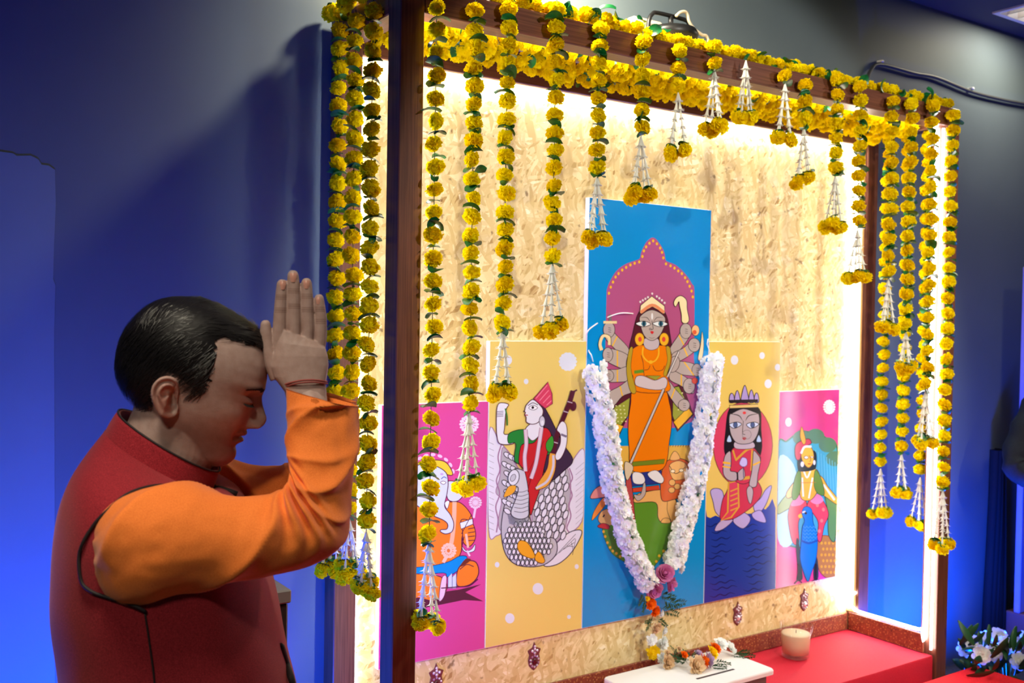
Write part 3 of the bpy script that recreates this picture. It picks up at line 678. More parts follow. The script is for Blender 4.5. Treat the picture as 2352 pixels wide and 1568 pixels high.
G().tube([(-.085, 0, .14), (-.02, 0, .14)], .014, 10).done('cable_gland', M['white'], t, True)
wc = [on(x, y, 1, .26) for x, y in [(1553, 37), (1562, 29), (1573, 27), (1579, 34), (1583, 50), (1596, 68), (1612, 80), (1626, 91), (1634, 104)]]
wc[-1][2] = zr+.004
t = empty('white_cable', wc[-1], 'short stiff white cable curling up from the canopy roof', 'cable')
G().tube([p-wc[-1] for p in spline(wc, 5)], .0055, 8).done('cord', M['offwhite'], t, True)
# little white flower cluster on the roof corner
p = on(1998, 198, 1, .10); p[2] = ZT+.035
t = empty('white_flower_sprig', (p[0], .1, zr), 'tiny white flower sprig on the roof near the right end of the beam', 'flower')
for k in range(5): put('white_blossom', WB[k % 4], t, (.016*math.cos(k*1.3)*(k > 0), .008*math.sin(k), .03+.010*math.sin(k*2.1)), aim((math.cos(k*1.3), -.8, .3)), (.6,)*3)
G().tube([(0, 0, 0), (0, 0, .03)], .0015, 5).done('stem', M['fern'], t, True)

# ------------------------------------------------------------------ white bouquet at the right
t = empty('flower_arrangement', (2.86, -.02, 0), 'arrangement of white flowers and dark leaves beside the red step, bottom right', 'flowers')
G().lathe([(0, .0), (.10, 0), (.115, .06), (.10, .09), (.09, .10), (.0, .095)], 24).done('vase', mat('vase_dark', (.03, .03, .035, 1), .3), t, True)
BF = [flower_mesh('white_flower', .075, [(8, 1, .25, .32, 0), (8, .85, .5, .3, .3), (7, .62, .72, .27, .1), (5, .4, .85, .22, .4), (4, .2, .92, .15, .2)], M['wpetal'], i, (.4, .3)) for i in (7, 8)]
BO = Vector((2.86, -.02, 0))
for k, (px, py, y) in enumerate([(2218, 1490, .02), (2236, 1478, -.02), (2262, 1470, .05), (2292, 1462, .0), (2282, 1500, -.1), (2310, 1482, -.08), (2340, 1520, -.15), (2330, 1478, .06), (2255, 1505, -.12), (2352, 1470, 0)]):
    q = Vector(on(px, py, 1, y))-BO; put('white_flower', BF[k % 2], t, q, aim((q.x*2-.4, -.8, .5)), (.5,)*3)
    G().tube([(q.x*.15, q.y*.15, .09), q*.6+Vector((0, 0, .03)), q], .003, 5).done('stem', M['fern'], t, True)
def bigleaf(seed):
    g = G(); n = 7; V = []
    for i in range(n+1):
        s = i/n; w = .022*math.sin(PI*min(1, .08+.92*s))**.8; V += [(-w, 0+.006, s*.12), (0, -.012*math.sin(s*3), s*.12), (w, .006, s*.12)]
    F = [(3*i+k, 3*i+3+k, 3*i+4+k, 3*i+1+k) for i in range(n) for k in (0, 1)]
    g.add(V, F); g.add([(a, b+.001, c) for a, b, c in V], [f[::-1] for f in F]); return mesh('leaf', g.V, g.F, mat('bouquet_leaf', S(34, 80, 46), .45))
BL = bigleaf(0); rnd = random.Random(9)
for k in range(64):
    px, py = rnd.uniform(2205, 2365), rnd.uniform(1474, 1575); q = Vector(on(px, py, 1, rnd.uniform(-.2, .05)))-BO
    if q.z < .02: q.z = .02+rnd.random()*.1
    d = Vector((rnd.gauss(0, .7), rnd.gauss(-.3, .5), rnd.uniform(.1, 1))); o = put('leaf', BL, t, q, aim(d), (rnd.uniform(.6, .95),)*3)
# ------------------------------------------------------------------ the five pictures
def vcol(name, rough=.42, coat=0):
    m = mat(name, (.5, .5, .5, 1), rough, .5); a = nd(m, 'ShaderNodeVertexColor'); a.layer_name = 'Col'; ln(m, a.outputs[0], bsdf(m).inputs['Base Color'])
    return m
M['print'] = vcol('print_ink', .2)
class Art:
    """flat print built as stacked thin ink layers on the face of a board; points are readings from the photo's zooms"""
    def __init__(s, y, ox, oy, sc, clip):
        s.y = y; s.o = (ox, oy, sc); s.k = 0; s.clip = clip[:4]; x0, x1, z0, z1, c = clip
        s.V = [(x, y-.0001, z) for x, z in ((x0, z0), (x1, z0), (x1, z1), (x0, z1))]; s.F = [(0, 1, 2, 3)]; s.C = [c]
    def pt(s, p): return on(s.o[0]+p[0]/s.o[2], s.o[1]+p[1]/s.o[2], 1, s.y)
    def add(s, P, tris, col):
        s.k += 1; n = len(s.V); d = s.k*9e-6+.0002
        x0, x1, z0, z1 = s.clip
        for p in P:
            w = s.pt(p); s.V.append((min(max(w[0], x0), x1), s.y-d, min(max(w[2], z0), z1)))
        for t in tris: s.F.append(tuple(n+i for i in t)); s.C.append(col)
    def fill(s, pts, col, line=None, w=3.4, k=5, sm=True):
        P = spline(pts, k, True) if sm else [np.array(p, float) for p in pts]
        t = tessellate_polygon([[Vector((p[0], p[1], 0)) for p in P]])
        s.add(P, t, S(*col))
        if line is not None: s.line(list(P)+[P[0]], line, w, raw=True)
        return s
    def line(s, pts, col, w=3, raw=False, taper=False):
        P = pts if raw else spline(pts, 5) if len(pts) > 2 else [np.array(p, float) for p in pts]
        A = []; n = len(P)
        for i in range(n):
            d = P[min(i+1, n-1)]-P[max(i-1, 0)]; l = math.hypot(*d) or 1; nrm = np.array([-d[1], d[0]])/l
            ww = w/2*(1 if not taper else max(.15, math.sin(PI*(.08+.84*i/(n-1)))))
            A += [P[i]+nrm*ww, P[i]-nrm*ww]
        s.add(A, [(2*i, 2*i+1, 2*i+3, 2*i+2) for i in range(n-1)], S(*col)); return s
    def ell(s, cx, cy, rx, ry, col, line=None, w=3, rot=0, n=20):
        c, q = math.cos(rot), math.sin(rot)
        P = [np.array([cx+rx*math.cos(2*PI*i/n)*c-ry*math.sin(2*PI*i/n)*q, cy+rx*math.cos(2*PI*i/n)*q+ry*math.sin(2*PI*i/n)*c]) for i in range(n)]
        s.add(P, [tuple(range(n))], S(*col))
        if line is not None: s.line(P+[P[0]], line, w, raw=True)
        return s
    def rosette(s, cx, cy, r, col, n=12, rx=1.0, inner=.55, dot=.2):
        s.ell(cx, cy, r*inner*rx, r*inner, col)
        for i in range(n): a = 2*PI*i/n; s.ell(cx+r*.78*rx*math.cos(a), cy+r*.78*math.sin(a), r*dot*1.5*rx, r*dot, col, rot=0, n=8); s.line([(cx, cy), (cx+r*.7*rx*math.cos(a), cy+r*.7*math.sin(a))], col, r*.14)
        return s
    def done(s, name, parent):
        # orient every ink face to the front
        F = []
        for f in s.F:
            a, b, c = (Vector(s.V[i]) for i in f[:3]); F.append(f if (b-a).cross(c-a).y < 0 else f[::-1])
        me = mesh(name, s.V, F, M['print'], False); at = me.color_attributes.new('Col', 'FLOAT_COLOR', 'CORNER')
        buf = np.empty((len(me.loops), 4), np.float32); li = 0
        for p in me.polygons:
            buf[p.loop_start:p.loop_start+p.loop_total] = s.C[p.index]
        at.data.foreach_set('color', buf.ravel())
        o = put(name, me); o.data.transform(Matrix.Translation(-Vector(parent.location))); o.parent = parent; return o
def board(x0, x1, z1, face, label, z0=.561):
    t = empty('picture_panel', ((x0+x1)/2, YP, z0), label, 'picture', 'printed picture boards along the strand board'); w = (x1-x0)/2-.0008
    G().box(-w, w, .0, YO-YP-.0006, 0, z1-z0, .0008).done('foam_core', M['foam'], t)
    return t, (x0+.0018, x1-.0018, z0+.001, z1-.001, S(*face))
INK = (38, 26, 30); SKIN = (178, 165, 160); PALE = (222, 224, 228)
XB = [.155, .5305, .920, 1.4955, 1.889, 2.256]

# --- blue centre panel: many-armed woman in orange under a plum arch
t, cl = board(XB[2], XB[3], 2.022, (2, 138, 205), 'tall blue centre picture of a many-armed woman in orange standing on a lion')
a = Art(YP, 1300, 440, 3.4075, cl); b = Art(YP, 1300, 880, 2.7025, cl); b.C, b.V, b.F = a.C, a.V, a.F
PLUM = (172, 82, 128); ORG = (228, 122, 8); GOLD = (232, 178, 40); MAR = (82, 30, 44)
def lower(f):                                    # draw with the lower zoom's coordinates, same layers
    a.o, sv = b.o, a.o; f(); a.o = sv
a.fill([(317, 830), (322, 760), (350, 690), (400, 615), (470, 565), (560, 533), (580, 515), (590, 470), (625, 400), (660, 366), (680, 360), (705, 372), (745, 425), (770, 480), (780, 535), (800, 550), (860, 575), (930, 640), (985, 720), (1005, 800), (1000, 1300), (985, 1800), (310, 1800), (308, 1300)], PLUM, k=4)
a.line([(305, 1770), (990, 1765)], (38, 120, 178), 10)
for pts in ([(336, 795), (350, 747), (368, 707), (388, 668), (411, 641), (440, 613), (471, 592), (504, 573), (537, 560), (573, 550), (598, 507), (609, 463), (627, 432), (653, 404), (682, 385), (711, 408), (737, 441), (751, 475), (761, 518), (782, 565), (818, 580), (849, 598), (878, 620), (906, 641), (932, 673), (950, 704), (967, 740), (982, 778), (992, 824)],):
    for x, y in pts: a.ell(x, y, 9, 12, GOLD)
def stage():
    a.fill([(250, 390), (790, 385), (770, 500), (600, 560), (400, 560), (280, 500)], (214, 170, 70), sm=False)
    for k in range(9): a.line([(645+k*16, 395), (650+k*16, 382)], INK, 3)
    a.fill([(225, 905), (232, 860), (300, 740), (420, 700), (640, 700), (690, 760), (680, 870), (650, 985), (560, 1120), (480, 1180), (400, 1130), (290, 1060), (245, 980)], (88, 140, 40), (40, 60, 30), 3)
    for x, y in [(233, 920), (243, 950), (257, 988), (273, 1018), (290, 1040), (312, 1055), (335, 1075), (578, 1070), (560, 1105), (605, 1040)]: a.ell(x, y, 8, 9, GOLD)
lower(stage)
# lion and buffalo
def beasts():
    TAN = (222, 170, 98)
    a.fill([(425, 740), (440, 690), (520, 668), (600, 660), (660, 690), (690, 760), (675, 850), (600, 865), (570, 830), (555, 740)], TAN, INK, 4)
    a.line([(630, 720), (628, 790), (650, 850)], INK, 3); a.fill([(590, 865), (605, 838), (640, 840), (645, 866)], TAN, INK, 3)
    a.fill([(600, 730), (585, 660), (590, 570), (610, 500), (650, 470), (700, 465), (760, 490), (775, 560), (760, 640), (730, 700), (670, 720)], (206, 96, 44), INK, 4)
    a.fill([(645, 475), (665, 425), (690, 430), (705, 470)], TAN, INK, 3); a.fill([(640, 510), (700, 480), (750, 510), (750, 580), (700, 600), (660, 590)], (228, 176, 104), INK, 3)
    a.line([(640, 510), (680, 560), (740, 520)], INK, 4); a.ell(662, 545, 14, 10, (240, 225, 190), INK, 3); a.ell(715, 540, 14, 10, (240, 225, 190), INK, 3)
    a.ell(658, 615, 20, 20, TAN, INK, 3); a.ell(690, 640, 20, 18, TAN, INK, 3); a.ell(655, 662, 20, 18, TAN, INK, 3)
    a.fill([(150, 712), (175, 660), (225, 632), (260, 660), (250, 700), (200, 712)], (232, 150, 130), INK, 4)
    a.fill([(160, 850), (175, 790), (230, 710), (250, 740), (200, 810)], (230, 140, 50), INK, 3)
    a.fill([(200, 850), (215, 800), (255, 780), (290, 800), (290, 870), (240, 885)], (226, 184, 110), INK, 3); a.line([(228, 830), (238, 815)], INK, 8); a.fill([(195, 890), (225, 868), (265, 880), (260, 905)], (196, 50, 50), INK, 3)
lower(beasts)
def dress():
    a.fill([(425, 40), (400, 160), (330, 325), (290, 300), (260, 210), (330, 60)], MAR, INK, 3, sm=False); a.fill([(255, 230), (300, 150), (395, 90), (385, 200), (340, 260)], (150, 158, 60), INK, 3, sm=False)
    for i in range(5):
        for j in range(3): a.ell(310+j*24+i*3, 140+i*24, 5, 4, (214, 214, 150))
    a.fill([(270, 235), (355, 265), (325, 320), (285, 295)], GOLD, INK, 3, sm=False)
    a.fill([(610, 40), (655, 30), (720, 0), (790, 195), (690, 300), (655, 215)], MAR, INK, 3, sm=False); a.fill([(665, 25), (700, 20), (760, 145), (675, 235), (660, 200)], (150, 158, 60), INK, 3, sm=False)
    for i in range(5):
        for j in range(3): a.ell(680+j*20+i*4, 60+i*26, 5, 4, (214, 214, 150))
    a.fill([(665, 240), (755, 150), (785, 190), (695, 285)], GOLD, INK, 3, sm=False)
    a.fill([(425, 30), (600, 30), (640, 120), (655, 230), (640, 360), (600, 530), (415, 545), (390, 400), (385, 250), (400, 130)], ORG, INK, 4)
    a.fill([(410, 488), (612, 470), (606, 498), (412, 514)], (110, 128, 34), (70, 80, 20), 3, sm=False)
    a.fill([(400, 560), (590, 540), (600, 620), (405, 640)], (40, 52, 130), INK, 3, sm=False)
    a.fill([(410, 570), (425, 550), (470, 560), (490, 600), (470, 625), (420, 618)], PALE, INK, 3); a.fill([(505, 560), (560, 540), (605, 590), (590, 620), (535, 600)], PALE, INK, 3)
    a.fill([(410, 650), (575, 632), (580, 660), (415, 676)], (196, 66, 40), INK, 3, sm=False); a.fill([(370, 600), (400, 585), (428, 850), (415, 850), (385, 720)], (172, 70, 70), INK, 3)
    a.fill([(420, 690), (460, 690), (480, 620), (492, 625), (490, 690), (445, 730)], SKIN, INK, 3)
lower(dress)
# hair, arms
a.fill([(560, 960), (620, 900), (730, 905), (785, 970), (810, 1100), (825, 1260), (760, 1300), (560, 1300), (495, 1240), (520, 1110)], MAR, INK, 4)
for arm, hand in (([(490, 1230), (400, 1130), (330, 1060), (300, 1130), (360, 1210), (470, 1300)], (335, 1080, 46, 62)), ([(490, 1290), (400, 1240), (300, 1230), (300, 1310), (400, 1370), (490, 1390)], (325, 1275, 40, 56)),
                  ([(490, 1370), (400, 1390), (320, 1400), (320, 1480), (400, 1490), (500, 1470)], (330, 1440, 42, 46)), ([(500, 1470), (420, 1520), (310, 1590), (360, 1680), (440, 1600), (520, 1560)], (300, 1630, 46, 46)),
                  ([(810, 1230), (880, 1120), (940, 1030), (975, 1100), (920, 1200), (830, 1290)], (935, 1090, 46, 60)), ([(830, 1270), (920, 1220), (1000, 1150), (1035, 1210), (950, 1290), (840, 1340)], (1000, 1200, 46, 54)),
                  ([(830, 1330), (920, 1330), (1000, 1350), (1040, 1400), (1000, 1440), (830, 1410)], (1020, 1395, 38, 50)), ([(820, 1400), (900, 1430), (990, 1500), (990, 1580), (900, 1520), (810, 1470)], (960, 1520, 46, 60)),
                  ([(800, 1480), (850, 1540), (930, 1640), (890, 1700), (820, 1620), (780, 1540)], (920, 1670, 46, 46))):
    a.fill(arm, SKIN, INK, 4); a.ell(*hand, SKIN, INK, 4)
    cx, cy = hand[0], hand[1]
    for j in (-1, 0, 1): a.line([(cx-6, cy+j*16), (cx+16, cy+j*16+4)], INK, 3)
    mx, my = (np.array(arm[1])+np.array(arm[4]))/2; vx, vy = np.array(arm[1])-np.array(arm[4]); a.line([(mx+vx*.48, my+vy*.48), (mx-vx*.48, my-vy*.48)], GOLD, 10)
a.ell(840, 1350, 44, 66, SKIN, INK, 4, .35)
# weapons
a.line([(345, 1020), (342, 960)], (120, 110, 110), 20); a.line([(290, 1022), (395, 1022)], (230, 210, 150), 20)
a.line([(275, 1240), (262, 1190), (280, 1135), (305, 1125), (335, 1145), (338, 1200)], (235, 215, 160), 26); a.line([(258, 1240), (250, 1190), (270, 1128), (305, 1114), (345, 1135), (350, 1200)], INK, 4)
a.fill([(905, 1020), (900, 960), (885, 890), (880, 860), (855, 900), (840, 870), (860, 830), (900, 815), (940, 850), (945, 920), (960, 1000), (940, 1030)], (236, 222, 168), INK, 5)
a.ell(1010, 1085, 30, 42, (236, 190, 130), INK, 3); a.ell(1003, 1100, 16, 18, (220, 96, 60))
a.fill([(1063, 1095), (1075, 1200), (1060, 1310), (1030, 1310), (1050, 1200)], (236, 214, 170), INK, 3); a.ell(1005, 1480, 24, 24, (222, 84, 64), INK, 2)
# torso
a.fill([(500, 1250), (560, 1205), (620, 1200), (700, 1200), (780, 1210), (820, 1260), (820, 1340), (790, 1440), (800, 1560), (540, 1560), (520, 1440), (480, 1420), (470, 1330)], ORG, INK, 4)
a.fill([(490, 1240), (520, 1225), (505, 1380), (545, 1560), (500, 1560), (470, 1400)], (176, 150, 40), INK, 3); a.fill([(780, 1215), (812, 1225), (815, 1330), (780, 1440), (760, 1420), (790, 1320)], (176, 150, 40), INK, 3)
a.line([(585, 1280), (600, 1340), (608, 1440)], INK, 4); a.line([(610, 1395), (640, 1390), (655, 1360)], INK, 4); a.line([(675, 1360), (700, 1400), (750, 1395), (770, 1360)], INK, 4)
a.fill([(530, 1400), (600, 1390), (606, 1415), (530, 1425)], (96, 140, 40), sm=False); a.fill([(620, 1440), (740, 1440), (700, 1475)], (150, 150, 50), INK, 3, sm=False)
a.line([(600, 1215), (598, 1280), (640, 1330), (690, 1325), (720, 1280), (722, 1215)], GOLD, 11); a.ell(660, 1333, 16, 14, GOLD)
a.fill([(545, 1450), (600, 1440), (690, 1475), (760, 1450), (790, 1480), (770, 1540), (690, 1550), (600, 1535), (540, 1510)], (202, 190, 196), INK, 4)
a.fill([(610, 1150), (715, 1150), (720, 1215), (665, 1240), (612, 1215)], (190, 178, 186), INK, 3)
# head
a.fill([(578, 975), (668, 925), (765, 975), (768, 1040), (740, 1110), (705, 1150), (668, 1165), (630, 1150), (600, 1110), (580, 1040)], SKIN, INK, 4)
a.fill([(575, 955), (580, 890), (668, 818), (768, 895), (768, 955), (672, 900)], (236, 222, 176), INK, 5, sm=False); a.line([(580, 945), (672, 888), (765, 945)], (222, 140, 96), 24)
for x, y in [(578, 862), (598, 850), (618, 838), (638, 826), (671, 798), (707, 820), (727, 834), (747, 850), (768, 870)]: a.ell(x, y, 8, 9, (226, 214, 220))
for s_ in (-1, 1):
    cx = 668+s_*66; a.fill([(cx-60, 1032), (cx-20, 1015), (cx+18, 1015), (cx+58, 1036), (cx+15, 1055), (cx-22, 1053)], (225, 232, 235), INK, 5); a.ell(cx+4, 1033, 18, 19, (70, 130, 150), INK, 3); a.ell(cx+4, 1033, 8, 18, (20, 40, 60))
    a.line([(668+s_*12, 1020), (668+s_*40, 985), (668+s_*90, 985)], INK, 4, taper=True); a.ell(668+s_*96, 1155, 36, 50, GOLD, (150, 90, 20), 3); a.ell(668+s_*93, 1155, 14, 20, (214, 70, 60))
a.line([(668, 1010), (678, 1070), (662, 1080)], INK, 4); a.fill([(655, 1095), (670, 1090), (684, 1098), (670, 1114)], (196, 40, 46)); a.line([(645, 1140), (668, 1147), (690, 1140)], INK, 2); a.ell(670, 975, 8, 26, PALE)
a.ell(655, 1075, 8, 8, (150, 140, 140), INK, 2)
# spear across the body
def spear():
    a.line([(605, 35), (395, 500)], INK, 19); a.line([(603, 36), (397, 498)], (196, 190, 188), 12); a.fill([(365, 485), (415, 520), (380, 600), (362, 560)], (206, 190, 160), INK, 3)
lower(spear)
a.line([(880, 1250), (790, 1450)], INK, 18); a.line([(880, 1252), (790, 1450)], (206, 200, 198), 11)
a.done('printed_picture', t)

# --- left yellow panel: woman with a stringed instrument riding a swan
t, cl = board(XB[1], XB[2], 1.537, (224, 199, 108), 'yellow picture of a woman in red playing a lute on a white swan')
a = Art(YP, 1100, 760, 2.7038, cl); WHT = (218, 218, 226); GRY = (72, 68, 76); MV = (158, 120, 150)
for x, y, r in ((180, 180, 30), (293, 313, 17), (113, 1450, 17), (607, 1462, 15)): a.ell(x, y, r*.85, r, (216, 222, 228))
a.rosette(552, 190, 60, (214, 220, 230), 14, .9, .6)
ap = a.pt; a2 = a.o
a.o = (940, 1330, 5.113)
for x, y, r in ((1510, 110, 68), (1180, 457, 60), (1875, 440, 24)): a.ell(x, y, r*.92, r, (216, 222, 228))
a.o = a2
# left wing, right wing, tail
a.fill([(62, 625), (130, 690), (200, 770), (245, 850), (300, 900), (290, 1150), (170, 1230), (110, 1270), (60, 1235)], WHT, MV, 6)
a.fill([(145, 725), (200, 780), (245, 860), (300, 930), (290, 1150), (150, 1240), (120, 1180), (140, 1050), (105, 1000), (130, 900)], (176, 172, 178), MV, 5)
for i in range(15): y = 690+i*38; a.line([(62, y), (92, y+14)], GRY, 7, taper=True)
a.line([(140, 700), (118, 780), (130, 860), (108, 930), (128, 1010), (104, 1090), (118, 1170), (108, 1250)], MV, 8)
a.fill([(655, 742), (560, 830), (470, 910), (380, 985), (335, 1060), (320, 1150), (340, 1240), (400, 1330), (480, 1310), (560, 1260), (650, 1140)], WHT, MV, 6)
a.fill([(545, 850), (470, 915), (385, 990), (335, 1080), (330, 1180), (350, 1260), (440, 1330), (520, 1260), (555, 1120), (570, 960)], (176, 172, 178), MV, 5)
a.line([(560, 850), (580, 910), (562, 960), (578, 1020), (558, 1080), (570, 1150), (545, 1220), (560, 1250)], MV, 8)
for i in range(11): y = 815+i*34; a.line([(652, y), (600, y+44)], GRY, 6, taper=True)
a.fill([(400, 1450), (470, 1330), (560, 1250), (635, 1238), (620, 1300), (560, 1390), (480, 1450)], WHT, GRY, 6)
for i in range(6): a.line([(470+i*26, 1400-i*22), (600-i*4, 1260+i*26)], GRY, 3)
# body
a.fill([(190, 1010), (140, 1180), (148, 1330), (190, 1420), (270, 1460), (400, 1452), (480, 1380), (470, 1290), (380, 1270), (310, 1150), (310, 1050)], (186, 184, 190), GRY, 6)
rr_ = random.Random(2)
def feather(x, y, rx, ry, rot): a.ell(x, y, rx, ry, WHT, GRY, 5, rot, 12)
for i in range(7):
    for j in range(5): 
        x, y = 175+j*26-(i % 2)*13, 770+i*58+j*14
        if 110 < x < 300 and y < 1130+0*x and x > 105+ (0 if y > 800 else (800-y)): feather(x, y, 15, 25, -.9)
for i in range(8):
    for j in range(8):
        x, y = 520-j*34+i*10, 880+j*40+i*44
        if 335 < x < 545 and y < 1290 and x+y > 1340 - 0: feather(x, y, 15, 29, .35)
for i in range(9):
    for j in range(12):
        x, y = 160+j*27+(i % 2)*13, 1165+i*34
        if ((x-300)/150)**2+((y-1310)/150)**2 < .95 and not (x > 400 and y < 1290): feather(x, y, 11, 17, .15)
for i in range(6): a.line([(175+i*2, 1140+i*10), (240, 1165+i*8), (300, 1130+i*8)], (120, 124, 132), 4)
# neck and head of the swan
a.fill([(185, 885), (230, 855), (290, 880), (308, 960), (305, 1080), (300, 1150), (240, 1165), (195, 1130), (225, 1040), (240, 970), (190, 950)], (196, 200, 206), GRY, 5)
for y in (985, 1010, 1035, 1060, 1085, 1110): a.line([(215, y+8), (260, y+14), (304, y)], GRY, 3)
a.ell(212, 908, 34, 50, (216, 220, 226), GRY, 5, .2); a.ell(208, 910, 15, 24, (190, 194, 200), GRY, 3, .5)
a.fill([(150, 1025), (180, 965), (225, 960), (215, 1000), (175, 1025)], (226, 164, 52), GRY, 3)
a.fill([(235, 1340), (250, 1300), (300, 1315), (345, 1395), (320, 1410), (260, 1385)], (226, 160, 40), (110, 70, 30), 4); a.fill([(345, 1395), (370, 1368), (405, 1420), (390, 1440), (350, 1425)], (226, 160, 40), (110, 70, 30), 4)
# woman
HR = (62, 44, 66)
a.fill([(385, 450), (430, 520), (470, 600), (520, 700), (580, 800), (520, 870), (440, 930), (400, 860), (410, 700), (400, 560)], HR, INK, 4)
a.fill([(110, 470), (130, 445), (180, 455), (165, 490), (155, 600), (155, 640), (215, 640), (215, 695), (130, 700), (108, 650), (105, 540)], PALE, MAR, 5)
for k in range(4): a.line([(108, 500+k*10), (148, 497+k*10)], (110, 100, 120), 4)
a.line([(160, 480), (170, 530), (172, 585)], (60, 120, 50), 9)
a.fill([(180, 640), (230, 615), (285, 610), (400, 610), (455, 660), (440, 760), (230, 820), (225, 700), (180, 695)], (40, 128, 52), INK, 4)
a.fill([(270, 700), (340, 690), (400, 600), (445, 640), (430, 720), (400, 850), (380, 960), (340, 1080), (315, 1140), (305, 1000), (280, 870), (245, 820), (250, 740)], (188, 40, 44), INK, 4)
for k in range(5): a.line([(400-k*12, 680+k*30), (340-k*8, 800+k*40), (300, 880+k*30)], (120, 24, 34), 3)
a.fill([(310, 580), (370, 560), (395, 610), (330, 680), (285, 620)], PALE, MAR, 4)
for pts in ([(285, 610), (290, 700), (280, 780), (285, 870)], [(385, 600), (370, 700), (350, 820), (320, 915)]): a.line(pts, (150, 110, 130), 26); a.line(pts, (214, 196, 206), 19)
a.fill([(280, 495), (290, 460), (330, 425), (375, 460), (395, 500), (370, 560), (330, 578), (292, 565), (290, 535), (280, 520), (285, 505), (272, 495)], PALE, MAR, 5)
a.fill([(335, 420), (425, 316), (450, 390), (452, 450), (408, 480), (370, 450)], (206, 66, 96), (120, 30, 60), 5, sm=False)
for k in range(4): a.line([(350+k*22, 418+k*14), (420+k*9, 335+k*32)], (232, 130, 150), 5)
a.fill([(305, 478), (330, 460), (360, 475), (335, 490)], (240, 240, 240), INK, 3); a.ell(330, 474, 8, 9, INK); a.line([(300, 462), (330, 445), (362, 458)], INK, 4); a.line([(283, 520), (300, 522)], (170, 30, 40), 6)
a.ell(388, 560, 18, 34, (196, 196, 206), GRY, 4); a.ell(390, 570, 9, 16, PALE)
# lute
a.fill([(345, 980), (370, 930), (420, 850), (435, 760), (470, 760), (470, 860), (430, 950), (380, 980)], (222, 160, 60), MAR, 4); a.line([(350, 975), (420, 930), (455, 850), (458, 770)], (200, 196, 210), 14)
a.line([(455, 760), (480, 650), (520, 540), (560, 440), (580, 370)], MAR, 30); a.line([(575, 380), (605, 365)], MAR, 10); a.ell(582, 465, 20, 30, MAR)
for y, x in ((690, 470), (600, 497), (500, 535), (440, 560)): a.line([(x-16, y-4), (x+16, y+6)], (190, 170, 180), 6)
a.fill([(470, 770), (500, 700), (500, 640), (480, 610), (510, 560), (540, 590), (540, 700), (510, 780), (480, 800)], PALE, MAR, 4); a.line([(505, 640), (540, 655)], (120, 110, 130), 14)
a.fill([(415, 690), (450, 650), (460, 700), (440, 750), (415, 735)], (60, 150, 50), INK, 3)
a.done('printed_picture', t)

# --- right yellow panel: crowned woman on a lotus over blue water
t, cl = board(XB[3], XB[4], 1.537, (222, 193, 92), 'yellow picture of a crowned woman in red seated on a lotus above blue water')
a = Art(YP, 1600, 780, 2.5278, cl)
for x, y, r in ((220, 118, 27), (380, 92, 20), (415, 255, 26), (470, 160, 20)): a.ell(x, y, r*.8, r, (220, 226, 228))
a.fill([(38, 1030), (60, 1026), (80, 1034), (110, 1020), (135, 1030), (165, 1015), (300, 1010), (350, 1000), (370, 972), (400, 985), (420, 962), (458, 975), (470, 1700), (30, 1700)], (26, 52, 150), k=2)
rr_ = random.Random(4)
for i in range(13):
    for seg in range(2):
        y = 1085+i*37+rr_.uniform(-6, 6); x0 = 50+seg*210+rr_.uniform(0, 40); n = rr_.randint(4, 6)
        a.line([(x0+k*30, y-k*4.6+(7 if k % 2 else -5)) for k in range(n)], (14, 28, 92), 7, taper=True)
a.ell(268, 610, 172, 245, (206, 62, 92), (110, 70, 40), 4, 0, 36)
a.fill([(188, 400), (270, 375), (365, 400), (375, 520), (378, 640), (340, 700), (200, 700), (160, 650), (165, 540)], (26, 20, 26), None)
for sx, pts in ((0, [(80, 880), (110, 862), (150, 880), (160, 960), (150, 1030), (110, 1000), (95, 940)]), (0, [(435, 850), (400, 870), (370, 920), (330, 960), (350, 1010), (400, 960)]), (0, [(105, 1108), (120, 1070), (160, 1040), (210, 1045), (180, 1080), (140, 1105)]), (0, [(210, 1050), (260, 1000), (310, 1030), (300, 1070), (262, 1095)]), (0, [(320, 1010), (370, 990), (400, 1040), (395, 1062), (340, 1045)])):
    a.fill(pts, (178, 164, 206), (52, 44, 92), 4)
a.fill([(175, 880), (200, 820), (250, 790), (330, 800), (375, 860), (370, 910), (330, 960), (280, 1000), (210, 1040), (150, 1045), (135, 1020), (150, 930)], (198, 50, 74), (86, 26, 40), 4)
a.fill([(185, 830), (240, 820), (245, 970), (200, 1030), (140, 1050), (180, 1000)], (206, 64, 84), (208, 160, 50), 9, sm=False)
for k in range(5): a.line([(195, 880+k*28), (238, 862+k*28)], (208, 160, 50), 7)
a.fill([(200, 650), (225, 625), (320, 625), (350, 650), (370, 700), (310, 820), (240, 830), (190, 770), (195, 700)], (200, 52, 76), (86, 26, 40), 4)
a.line([(225, 700), (290, 640), (325, 630)], (208, 160, 50), 12); a.line([(210, 640), (225, 690)], (208, 160, 50), 10); a.line([(322, 640), (316, 760)], (208, 160, 50), 10); a.line([(245, 810), (308, 798)], (208, 160, 50), 18)
a.fill([(155, 720), (165, 670), (195, 648), (200, 720), (195, 760), (230, 770), (230, 815), (185, 815), (155, 780)], SKIN, INK, 4); a.fill([(330, 645), (350, 660), (370, 700), (355, 780), (345, 850), (305, 845), (318, 770), (325, 700)], SKIN, INK, 4)
a.line([(152, 712), (196, 718)], GOLD, 12); a.line([(150, 735), (196, 742)], GOLD, 8); a.line([(326, 728), (368, 708)], GOLD, 10)
a.fill([(236, 775), (270, 745), (280, 790), (262, 815), (238, 810)], SKIN, INK, 3); a.line([(236, 768), (238, 815)], INK, 9)
a.fill([(248, 720), (258, 690), (270, 682), (290, 692), (292, 725), (270, 738)], (196, 186, 226), (70, 60, 120), 3); a.line([(270, 735), (272, 800)], (60, 50, 90), 4)
